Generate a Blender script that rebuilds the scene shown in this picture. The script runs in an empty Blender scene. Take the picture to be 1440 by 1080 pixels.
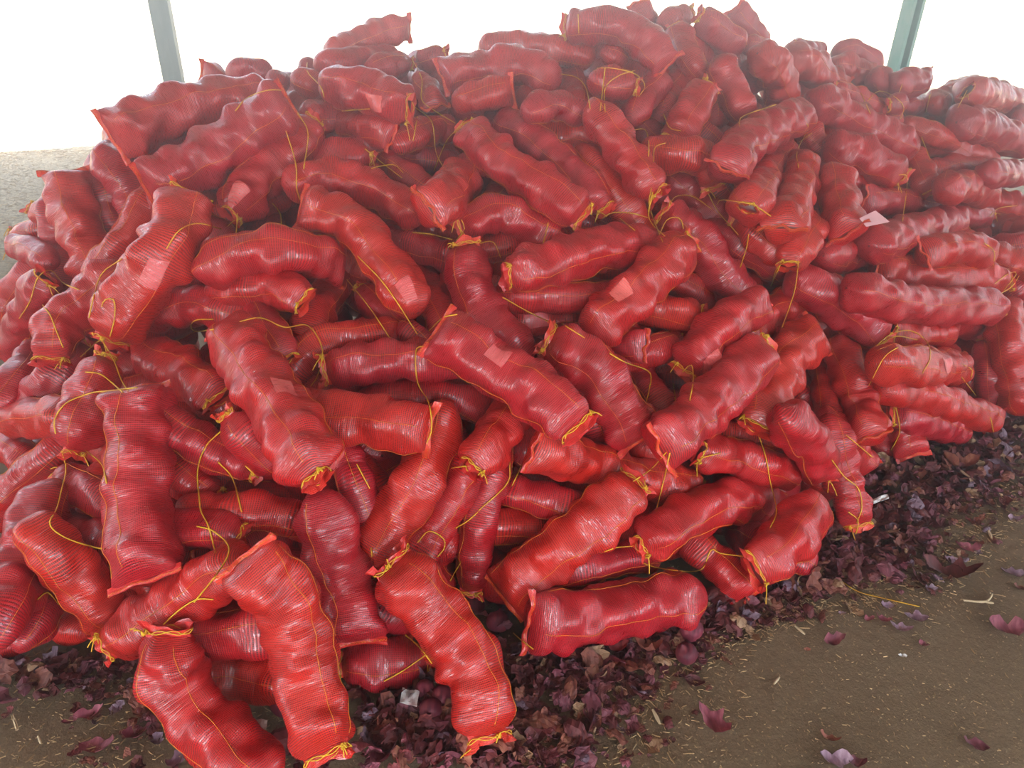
import bpy, math, random
import numpy as np
from mathutils import Vector, Matrix

random.seed(7)
RNG = np.random.default_rng(7)
scene = bpy.context.scene
COL = scene.collection

EXPOSURE = 0.1
SKY = 1.25
SUN = 60.0
SPEC = 0.6
COAT = 0.17
SHEEN = 0.0
HAZE = 0.1
VEIL_G = 0.87
ROOF_A0, ROOF_A1, ROOF_DEPTH = -9.0, 16.0, 13.0

# ------------------------------------------------------------------ camera
F = 1080.0                     # focal length in pixels of a 1440 x 1080 frame
PITCH = math.radians(28.0)
ROLL = math.radians(2.5)
CAM = np.array([0.0, 0.0, 1.70])
fwd = np.array([0.0, math.cos(PITCH), -math.sin(PITCH)])
up0 = np.array([0.0, math.sin(PITCH), math.cos(PITCH)])
rt0 = np.array([1.0, 0.0, 0.0])
RT = math.cos(ROLL) * rt0 + math.sin(ROLL) * up0
UP = -math.sin(ROLL) * rt0 + math.cos(ROLL) * up0
cam_data = bpy.data.cameras.new('camera')
cam = bpy.data.objects.new('camera', cam_data)
COL.objects.link(cam)
m = Matrix.Identity(4)
for i in range(3):
    m[i][0] = RT[i]; m[i][1] = UP[i]; m[i][2] = -fwd[i]; m[i][3] = CAM[i]
cam.matrix_world = m
cam_data.sensor_fit = 'HORIZONTAL'
cam_data.sensor_width = 36.0
cam_data.lens = 36.0 * F / 1440.0
cam_data.clip_start = 0.05
cam_data.clip_end = 6000
scene.camera = cam

# ------------------------------------------------------------------ light
scene.view_settings.view_transform = 'Standard'
scene.view_settings.look = 'None'
scene.view_settings.gamma = 1.0
scene.view_settings.use_curve_mapping = False
scene.view_settings.exposure = EXPOSURE
world = bpy.data.worlds.new('world')
scene.world = world
world.use_nodes = True
wn = world.node_tree
wn.nodes.clear()
sky = wn.nodes.new('ShaderNodeTexSky')
sky.sky_type = 'NISHITA'
sky.sun_disc = False
sky.sun_elevation = math.radians(58)
sky.sun_rotation = math.radians(200)
sky.air_density = 1.0
sky.dust_density = 3.0
bg = wn.nodes.new('ShaderNodeBackground')
bg.inputs['Strength'].default_value = SKY
wo = wn.nodes.new('ShaderNodeOutputWorld')
hs = wn.nodes.new('ShaderNodeHueSaturation'); hs.inputs['Saturation'].default_value = 0.42      # dust-paled summer sky
wn.links.new(sky.outputs[0], hs.inputs['Color'])
wn.links.new(hs.outputs[0], bg.inputs[0])
wn.links.new(bg.outputs[0], wo.inputs[0])
sun_data = bpy.data.lights.new('sun', 'SUN')
sun_data.energy = SUN
sun_data.angle = math.radians(0.7)
sun_data.color = (1.0, 0.95, 0.87)
sun = bpy.data.objects.new('sun', sun_data)
COL.objects.link(sun)
SUN_EL = math.radians(58)
SUN_TRAVEL = np.array([0.25, 0.97]) / np.linalg.norm([0.25, 0.97])    # horizontal direction the sunlight travels: away from the camera
sd = Vector((SUN_TRAVEL[0] * math.cos(SUN_EL), SUN_TRAVEL[1] * math.cos(SUN_EL), -math.sin(SUN_EL)))
sun.rotation_euler = sd.to_track_quat('-Z', 'Y').to_euler()
sun.location = (0, -3, 9)

# ------------------------------------------------------------------ helpers
def ray(u, v):
    """direction through a pixel, scaled to unit depth along the optical axis"""
    return fwd + RT * ((u - 720.0) / F) + UP * ((540.0 - v) / F)

def ground_at(u, v, z=0.0):
    q = ray(u, v)
    t = (z - CAM[2]) / q[2]
    return CAM + q * t, t

def project(P):
    P = np.asarray(P) - CAM
    d = P @ fwd
    return 720 + F * (P @ RT) / d, 540 - F * (P @ UP) / d, d

def new_mesh(name, verts, faces, mat=None, uvs=None, smooth=True, mat_idx=None, mats=None):
    me = bpy.data.meshes.new(name)
    verts = np.asarray(verts, dtype=np.float32)
    me.vertices.add(len(verts))
    me.vertices.foreach_set('co', verts.ravel())
    if isinstance(faces, np.ndarray):
        k = faces.shape[1]
        n = len(faces)
        loops = faces.ravel()
        starts = np.arange(n) * k
        totals = np.full(n, k)
    else:
        n = len(faces)
        loops = np.array([i for f in faces for i in f])
        totals = np.array([len(f) for f in faces])
        starts = np.concatenate([[0], np.cumsum(totals)[:-1]])
    me.loops.add(len(loops))
    me.loops.foreach_set('vertex_index', loops.astype(np.int32))
    me.polygons.add(n)
    me.polygons.foreach_set('loop_start', starts.astype(np.int32))
    me.polygons.foreach_set('loop_total', totals.astype(np.int32))
    me.polygons.foreach_set('use_smooth', np.full(n, smooth, dtype=bool))
    if uvs is not None:
        ul = me.uv_layers.new(name='UVMap')
        ul.data.foreach_set('uv', np.asarray(uvs, dtype=np.float32).ravel())
    me.update(calc_edges=True)
    me.validate()
    if mats:
        for mm in mats: me.materials.append(mm)
        me.polygons.foreach_set('material_index', np.asarray(mat_idx, dtype=np.int32))
    elif mat:
        me.materials.append(mat)
    return me

def link(name, me, parent=None, label=None, cat=None, group=None, kind=None, loc=None):
    o = bpy.data.objects.new(name, me)
    COL.objects.link(o)
    if parent is not None:
        o.parent = parent
        o.matrix_parent_inverse = Matrix.Identity(4)
    if loc is not None: o.location = loc
    if label: o['label'] = label
    if cat: o['category'] = cat
    if group: o['group'] = group
    if kind: o['kind'] = kind
    return o

def tube_geo(P, r, sides=5):
    """thin tube along points P (n,3), closed ends by collapsing radius"""
    P = np.asarray(P, dtype=float)
    n = len(P)
    T = np.gradient(P, axis=0)
    T /= np.linalg.norm(T, axis=1)[:, None] + 1e-12
    ref = np.tile(np.array([0.31, 0.2, 0.93]), (n, 1))
    A = np.cross(T, ref); A /= np.linalg.norm(A, axis=1)[:, None] + 1e-9
    B = np.cross(T, A)
    rr = np.full(n, r, dtype=float) if np.isscalar(r) else np.asarray(r, float)
    th = np.arange(sides) / sides * 2 * math.pi
    V = P[:, None, :] + rr[:, None, None] * (A[:, None, :] * np.cos(th)[None, :, None] + B[:, None, :] * np.sin(th)[None, :, None])
    V = V.reshape(-1, 3)
    i = np.arange(n - 1)[:, None] * sides
    j = np.arange(sides)[None, :]
    j2 = (j + 1) % sides
    Fc = np.stack([i + j, i + j2, i + sides + j2, i + sides + j], axis=-1).reshape(-1, 4)
    return V, Fc

def merge(geos):
    V = []; Fc = []; off = 0
    for v, f in geos:
        V.append(v); Fc.append(f + off); off += len(v)
    return np.concatenate(V), np.concatenate(Fc)

def catmull(P, n):
    """resample a polyline as a smooth curve, n points evenly spaced in arc length"""
    P = np.asarray(P, dtype=float)
    if len(P) == 2:
        t = np.linspace(0, 1, n)[:, None]
        return P[0] * (1 - t) + P[1] * t
    Q = np.vstack([2 * P[0] - P[1], P, 2 * P[-1] - P[-2]])
    out = []
    for k in range(1, len(Q) - 2):
        p0, p1, p2, p3 = Q[k - 1], Q[k], Q[k + 1], Q[k + 2]
        t = np.linspace(0, 1, 16, endpoint=False)[:, None]
        out.append(0.5 * ((2 * p1) + (-p0 + p2) * t + (2 * p0 - 5 * p1 + 4 * p2 - p3) * t ** 2 + (-p0 + 3 * p1 - 3 * p2 + p3) * t ** 3))
    out.append(P[-1:])
    C = np.vstack(out)
    L = np.concatenate([[0], np.cumsum(np.linalg.norm(np.diff(C, axis=0), axis=1))])
    s = np.linspace(0, L[-1], n)
    return np.stack([np.interp(s, L, C[:, k]) for k in range(C.shape[1])], axis=1)

def box_geo(x0, x1, y0, y1, z0, z1):
    V = np.array([[x, y, z] for z in (z0, z1) for y in (y0, y1) for x in (x0, x1)], float)
    Fc = np.array([[0, 2, 3, 1], [4, 5, 7, 6], [0, 1, 5, 4], [2, 6, 7, 3], [0, 4, 6, 2], [1, 3, 7, 5]])
    return V, Fc

# ------------------------------------------------------------------ materials
def mat_new(name):
    mt = bpy.data.materials.new(name)
    mt.use_nodes = True
    nt = mt.node_tree
    b = nt.nodes['Principled BSDF']
    return mt, nt, b

def N(nt, typ, **kw):
    n = nt.nodes.new(typ)
    for k, v in kw.items():
        setattr(n, k, v)
    return n

def math_node(nt, op, a, b=None, clamp=False):
    n = nt.nodes.new('ShaderNodeMath'); n.operation = op; n.use_clamp = clamp
    for i, x in enumerate((a, b)):
        if x is None: continue
        if isinstance(x, (int, float)): n.inputs[i].default_value = x
        else: nt.links.new(x, n.inputs[i])
    return n.outputs[0]

def mix_col(nt, fac, a, b):
    n = nt.nodes.new('ShaderNodeMix'); n.data_type = 'RGBA'
    for idx, x in ((0, fac), (6, a), (7, b)):
        if isinstance(x, (int, float)): n.inputs[idx].default_value = x
        elif isinstance(x, tuple): n.inputs[idx].default_value = (*x, 1) if len(x) == 3 else x
        else: nt.links.new(x, n.inputs[idx])
    return n.outputs[2]

def ramp(nt, fac, stops):
    n = nt.nodes.new('ShaderNodeValToRGB')
    e = n.color_ramp.elements
    while len(e) > 1: e.remove(e[-1])
    e[0].position = stops[0][0]; e[0].color = (*stops[0][1], 1)
    for p, c in stops[1:]:
        k = e.new(p); k.color = (*c, 1)
    nt.links.new(fac, n.inputs[0])
    return n.outputs[0]

def noise(nt, vec, scale, detail=3, rough=0.5):
    n = nt.nodes.new('ShaderNodeTexNoise')
    n.inputs['Scale'].default_value = scale
    n.inputs['Detail'].default_value = detail
    n.inputs['Roughness'].default_value = rough
    if vec is not None: nt.links.new(vec, n.inputs['Vector'])
    return n

def net_material(name, inner_stops, thread, pitch=0.0052, gloss=0.24):
    """woven leno net: two sets of threads over whatever the sack holds"""
    mt, nt, b = mat_new(name)
    uv = N(nt, 'ShaderNodeTexCoord').outputs['UV']
    obj = N(nt, 'ShaderNodeTexCoord').outputs['Object']
    info = N(nt, 'ShaderNodeObjectInfo').outputs['Random']
    nz = noise(nt, uv, 16, 1)
    vm = N(nt, 'ShaderNodeVectorMath', operation='MULTIPLY_ADD')
    nt.links.new(nz.outputs['Color'], vm.inputs[0])
    vm.inputs[1].default_value = (0.005, 0.005, 0)
    nt.links.new(uv, vm.inputs[2])
    sep = N(nt, 'ShaderNodeSeparateXYZ'); nt.links.new(vm.outputs[0], sep.inputs[0])
    # distance to the nearest thread in each direction, 0 at the thread, 0.5 between
    px = math_node(nt, 'PINGPONG', math_node(nt, 'DIVIDE', sep.outputs[0], pitch), 0.5)
    py = math_node(nt, 'PINGPONG', math_node(nt, 'DIVIDE', sep.outputs[1], pitch), 0.5)
    dens = noise(nt, uv, 9, 2)                     # threads bunch up and spread apart
    wid = math_node(nt, 'MULTIPLY_ADD', dens.outputs['Fac'], 0.34); 
    nt.nodes[-1].inputs[2].default_value = 0.02
    mx = math_node(nt, 'SUBTRACT', 1.0, math_node(nt, 'MULTIPLY', math_node(nt, 'SUBTRACT', px, math_node(nt, 'MULTIPLY', wid, 0.55)), 9.0), True)
    my = math_node(nt, 'SUBTRACT', 1.0, math_node(nt, 'MULTIPLY', math_node(nt, 'SUBTRACT', py, wid), 9.0), True)
    mask = math_node(nt, 'MAXIMUM', mx, my)
    on = noise(nt, obj, 14, 3)
    inner = ramp(nt, on.outputs['Fac'], inner_stops)
    tv = noise(nt, uv, 7, 2)
    t2 = tuple(c * k for c, k in zip(thread, (0.82, 0.7, 0.9)))
    thr = mix_col(nt, tv.outputs['Fac'], thread, t2)
    var = N(nt, 'ShaderNodeHueSaturation')
    c = mix_col(nt, mask, inner, thr)
    nt.links.new(c, var.inputs['Color'])
    nt.links.new(math_node(nt, 'MULTIPLY_ADD', info, 0.22), var.inputs['Value'])
    nt.nodes[-1].inputs[2].default_value = 0.88
    nt.links.new(math_node(nt, 'MULTIPLY_ADD', info, 0.007), var.inputs['Hue'])
    nt.nodes[-1].inputs[2].default_value = 0.4965
    nt.links.new(var.outputs[0], b.inputs['Base Color'])
    # relief: threads stand proud, cross folds pull the net into bands
    wv = noise(nt, None, 1, 3)
    mp = N(nt, 'ShaderNodeMapping'); mp.inputs['Scale'].default_value = (16, 95, 1)
    nt.links.new(uv, mp.inputs[0]); nt.links.new(mp.outputs[0], wv.inputs['Vector'])
    h = math_node(nt, 'ADD', math_node(nt, 'MULTIPLY', mask, 0.00045), math_node(nt, 'MULTIPLY', wv.outputs['Fac'], 0.0027))
    bp = N(nt, 'ShaderNodeBump'); bp.inputs['Strength'].default_value = 0.9; bp.inputs['Distance'].default_value = 1.0
    nt.links.new(h, bp.inputs['Height'])
    nt.links.new(bp.outputs[0], b.inputs['Normal'])
    # runs of bare shiny monofilament glint in short dashes across the sack
    gl = noise(nt, None, 1, 2, 0.6)
    mg = N(nt, 'ShaderNodeMapping'); mg.inputs['Scale'].default_value = (38, 185, 1)
    nt.links.new(vm.outputs[0], mg.inputs[0]); nt.links.new(mg.outputs[0], gl.inputs['Vector'])
    gm = math_node(nt, 'MULTIPLY', math_node(nt, 'SUBTRACT', gl.outputs['Fac'], 0.53), 9.0, True)
    rr = math_node(nt, 'MULTIPLY_ADD', gm, -0.26)
    nt.nodes[-1].inputs[2].default_value = gloss + 0.16
    nt.links.new(rr, b.inputs['Roughness'])
    sp_ = math_node(nt, 'MULTIPLY_ADD', gm, 0.85)
    nt.nodes[-1].inputs[2].default_value = SPEC
    nt.links.new(sp_, b.inputs['Specular IOR Level'])
    b.inputs['Coat Weight'].default_value = COAT
    b.inputs['Coat Roughness'].default_value = 0.16
    nt.links.new(bp.outputs[0], b.inputs['Coat Normal'])
    b.inputs['Sheen Weight'].default_value = SHEEN
    b.inputs['Sheen Roughness'].default_value = 0.45
    b.inputs['Sheen Tint'].default_value = (1.0, 0.75, 0.78, 1)
    return mt

RED = (0.69, 0.008, 0.011)
M_NET = net_material('red_net', [(0.25, (0.045, 0.003, 0.006)), (0.5, (0.12, 0.006, 0.009)), (0.72, (0.30, 0.012, 0.010))], RED)
M_HEM = net_material('red_net_doubled', [(0.3, (0.50, 0.018, 0.014)), (0.7, (0.70, 0.03, 0.015))], (0.82, 0.035, 0.018), pitch=0.004)
M_LABEL = net_material('paper_behind_net', [(0.3, (0.62, 0.16, 0.15)), (0.7, (0.70, 0.22, 0.20))], (0.86, 0.09, 0.09), pitch=0.006)

def plain(name, col, rough=0.6, var=0.0, scale=20, col2=None, bump=0.0, spec=0.3):
    mt, nt, b = mat_new(name)
    b.inputs['Roughness'].default_value = rough
    b.inputs['Specular IOR Level'].default_value = spec
    if col2 is not None:
        co = N(nt, 'ShaderNodeTexCoord').outputs['Object']
        nn = noise(nt, co, scale, 4)
        c = ramp(nt, nn.outputs['Fac'], [(0.35, col), (0.65, col2)])
        nt.links.new(c, b.inputs['Base Color'])
        if bump:
            bp = N(nt, 'ShaderNodeBump'); bp.inputs['Strength'].default_value = 0.6; bp.inputs['Distance'].default_value = bump
            nt.links.new(nn.outputs['Fac'], bp.inputs['Height']); nt.links.new(bp.outputs[0], b.inputs['Normal'])
    else:
        b.inputs['Base Color'].default_value = (*col, 1)
    return mt

M_TWINE = plain('yellow_twine', (0.80, 0.52, 0.035), 0.55, col2=(0.72, 0.36, 0.03), scale=30)
M_SEAM = plain('orange_seam_thread', (0.80, 0.27, 0.03), 0.5)
M_STITCH = plain('hem_stitching', (0.90, 0.30, 0.02), 0.5)

def skin_mat(name, a, b_, c):
    mt, nt, b = mat_new(name)
    co = N(nt, 'ShaderNodeTexCoord').outputs['Object']
    info = N(nt, 'ShaderNodeObjectInfo').outputs['Random']
    mp = N(nt, 'ShaderNodeMapping'); mp.inputs['Scale'].default_value = (60, 14, 14)
    nt.links.new(co, mp.inputs[0])
    nn = noise(nt, mp.outputs[0], 1.6, 4, 0.6)
    col = ramp(nt, nn.outputs['Fac'], [(0.3, a), (0.52, b_), (0.75, c)])
    hv = N(nt, 'ShaderNodeHueSaturation'); nt.links.new(col, hv.inputs['Color'])
    nt.links.new(math_node(nt, 'MULTIPLY_ADD', info, 0.7), hv.inputs['Value']); nt.nodes[-1].inputs[2].default_value = 0.65
    nt.links.new(hv.outputs[0], b.inputs['Base Color'])
    b.inputs['Roughness'].default_value = 0.55
    b.inputs['Specular IOR Level'].default_value = 0.3
    bp = N(nt, 'ShaderNodeBump'); bp.inputs['Strength'].default_value = 0.5; bp.inputs['Distance'].default_value = 0.002
    nt.links.new(nn.outputs['Fac'], bp.inputs['Height']); nt.links.new(bp.outputs[0], b.inputs['Normal'])
    return mt
M_SKIN = [skin_mat('skin_maroon', (0.065, 0.012, 0.014), (0.155, 0.028, 0.032), (0.29, 0.075, 0.065)),
          skin_mat('skin_purple', (0.100, 0.020, 0.034), (0.23, 0.055, 0.080), (0.42, 0.16, 0.18)),
          skin_mat('skin_russet', (0.12, 0.03, 0.025), (0.27, 0.08, 0.055), (0.42, 0.19, 0.11)),
          skin_mat('skin_tan', (0.30, 0.15, 0.09), (0.46, 0.27, 0.15), (0.55, 0.38, 0.24)),
          skin_mat('skin_lilac', (0.12, 0.06, 0.09), (0.25, 0.15, 0.20), (0.42, 0.30, 0.36))]
M_STRAW = plain('straw', (0.26, 0.15, 0.065), 0.7, col2=(0.50, 0.34, 0.17), scale=14)
M_ONION = skin_mat('onion_red', (0.07, 0.01, 0.02), (0.17, 0.025, 0.045), (0.28, 0.07, 0.06))

def ground_material():
    mt, nt, b = mat_new('packed_earth')
    co = N(nt, 'ShaderNodeTexCoord').outputs['Object']
    a = noise(nt, co, 1.3, 5, 0.6)
    f = noise(nt, co, 160, 4, 0.7)
    g = noise(nt, co, 22, 4, 0.6)
    base = ramp(nt, a.outputs['Fac'], [(0.3, (0.175, 0.125, 0.078)), (0.55, (0.210, 0.152, 0.096)), (0.75, (0.250, 0.186, 0.122))])
    fine = ramp(nt, f.outputs['Fac'], [(0.35, (0.62, 0.60, 0.58)), (0.55, (1, 1, 1)), (0.72, (1.5, 1.4, 1.2))])
    mm = N(nt, 'ShaderNodeMix', data_type='RGBA', blend_type='MULTIPLY'); mm.inputs[0].default_value = 0.8
    nt.links.new(base, mm.inputs[6]); nt.links.new(fine, mm.inputs[7])
    # chaff trodden into the earth
    vo = N(nt, 'ShaderNodeTexVoronoi'); vo.inputs['Scale'].default_value = 55; vo.inputs['Randomness'].default_value = 1
    nt.links.new(co, vo.inputs['Vector'])
    sp = math_node(nt, 'MULTIPLY', math_node(nt, 'LESS_THAN', vo.outputs['Distance'], 0.16), math_node(nt, 'GREATER_THAN', g.outputs['Fac'], 0.5))
    c = mix_col(nt, math_node(nt, 'MULTIPLY', sp, 0.65), mm.outputs[2], (0.42, 0.31, 0.17))
    # straw on the far ground, with the pale glare veil painted into its colour
    sx = N(nt, 'ShaderNodeSeparateXYZ'); nt.links.new(co, sx.inputs[0])
    far = math_node(nt, 'MULTIPLY', math_node(nt, 'SUBTRACT', sx.outputs[1], 3.0), 0.5, True)
    sn = noise(nt, co, 34, 5, 0.75)
    fs = math_node(nt, 'MULTIPLY', math_node(nt, 'SUBTRACT', sn.outputs['Fac'], 0.40), 6.0, True)
    c = mix_col(nt, math_node(nt, 'MULTIPLY', math_node(nt, 'MULTIPLY', far, fs), 0.85), c, (0.58, 0.50, 0.35))
    nt.links.new(c, b.inputs['Base Color'])
    b.inputs['Roughness'].default_value = 0.92
    b.inputs['Specular IOR Level'].default_value = 0.15
    h = math_node(nt, 'ADD', math_node(nt, 'MULTIPLY', f.outputs['Fac'], 0.003), math_node(nt, 'MULTIPLY', g.outputs['Fac'], 0.010))
    bp = N(nt, 'ShaderNodeBump'); bp.inputs['Strength'].default_value = 0.55; bp.inputs['Distance'].default_value = 1
    nt.links.new(h, bp.inputs['Height']); nt.links.new(bp.outputs[0], b.inputs['Normal'])
    return mt
M_GROUND = ground_material()

def steel_mat(name, paint, rust, primer):
    mt, nt, b = mat_new(name)
    co = N(nt, 'ShaderNodeTexCoord').outputs['Object']
    mp = N(nt, 'ShaderNodeMapping'); mp.inputs['Scale'].default_value = (1, 1, 0.35); nt.links.new(co, mp.inputs[0])
    n1 = noise(nt, mp.outputs[0], 14, 5, 0.65)
    n2 = noise(nt, mp.outputs[0], 5, 4, 0.6)
    c1 = ramp(nt, n1.outputs['Fac'], [(0.38, paint), (0.60, primer)])
    c = mix_col(nt, math_node(nt, 'MULTIPLY', math_node(nt, 'GREATER_THAN', n2.outputs['Fac'], 0.6), 0.6), c1, rust)
    nt.links.new(c, b.inputs['Base Color'])
    b.inputs['Roughness'].default_value = 0.6
    return mt
M_STEEL_L = steel_mat('painted_steel_grey', (0.30, 0.36, 0.33), (0.32, 0.26, 0.21), (0.38, 0.43, 0.40))
M_STEEL_R = steel_mat('painted_steel_teal', (0.16, 0.40, 0.33), (0.30, 0.22, 0.16), (0.30, 0.46, 0.40))
M_ROOF = plain('corrugated_sheet', (0.62, 0.64, 0.66), 0.5, col2=(0.5, 0.5, 0.5), scale=3)

# ------------------------------------------------------------------ setting
gx, gy = np.meshgrid(np.concatenate([[-2500, -140, -60, -25], np.linspace(-9, 9, 60), [25, 60, 140, 2500]]),
                     np.concatenate([[-60, -20], np.linspace(-4, 14, 60), [30, 70, 160, 400, 2500]]))
gz = np.zeros_like(gx)
near = (np.abs(gx) < 9) & (gy > -4) & (gy < 14)
gz[near] = -0.006 + 0.006 * np.sin(gx[near] * 2.1 + 1.0) * np.sin(gy[near] * 1.7)
V = np.stack([gx, gy, gz], -1).reshape(-1, 3)
ny, nx = gx.shape
ii = (np.arange(ny - 1)[:, None] * nx + np.arange(nx - 1)[None, :]).ravel()
link('floor', new_mesh('floor', V, np.stack([ii, ii + 1, ii + nx + 1, ii + nx], -1), M_GROUND), kind='structure', label='packed brown earth floor strewn with chaff')

PL, _ = ground_at(60, 209)
PR, _ = ground_at(1370, 103)
ROOF_Z = 3.7
off = SUN_TRAVEL * ROOF_Z / math.tan(SUN_EL)
e0 = PL[:2] - off; e1 = PR[:2] - off
dirx = (e1 - e0) / np.linalg.norm(e1 - e0)
back = np.array([-dirx[1], dirx[0]])
def roof_pt(a, bb): return e0 + dirx * a - back * bb
# corrugated sheet roof: waves run from the back edge to the front one
A0, A1, DEPTH = ROOF_A0, ROOF_A1, ROOF_DEPTH
na = int((A1 - A0) / 0.045)
av = np.linspace(A0, A1, na)
rows = []
for zoff in (0.0, 0.012):
    for bb in (0, DEPTH):
        p = np.array([roof_pt(a, bb) for a in av])
        rows.append(np.column_stack([p, ROOF_Z + 0.012 * np.sin(av * 2 * math.pi / 0.18) + 0.03 * bb + zoff]))
V = np.concatenate(rows)
i = np.arange(na - 1)
fc = np.concatenate([np.stack([i, i + 1, i + na + 1, i + na], -1), np.stack([i + 2 * na, i + 2 * na + 1, i + 3 * na + 1, i + 3 * na], -1)])
link('ceiling', new_mesh('ceiling', V, fc, M_ROOF), kind='structure', label='corrugated sheet roof of the open shed')

def steel_post(u, v, depth, w, dpt, mat, label, yaw):
    P = CAM + ray(u, v) * depth
    H = ROOF_Z + 0.1
    t = 0.012
    g = [box_geo(-w / 2, w / 2, -t / 2, t / 2, 0, H)]
    web = new_mesh('web', *g[0], mat, smooth=False)
    root = link('steel_post', None, label=label, cat='post', group=None, loc=(P[0], P[1], 0))
    root.rotation_euler = (0, 0, yaw)
    link('web', web, root)
    for s in (-1, 1):
        a, b_ = (-w / 2, -w / 2 + t) if s < 0 else (w / 2 - t, w / 2)
        link('flange', new_mesh('flange', *box_geo(a, b_, t / 2, dpt, 0, H), mat, smooth=False), root)
        c, d_ = (-w / 2 + t, -w / 2 + 0.028) if s < 0 else (w / 2 - 0.028, w / 2 - t)
        link('lip', new_mesh('lip', *box_geo(c, d_, dpt - t, dpt, 0, H), mat, smooth=False), root)
    link('base_plate', new_mesh('base_plate', *box_geo(-w, w, -0.06, dpt + 0.06, 0, 0.012), mat, smooth=False), root)
    return root

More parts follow.
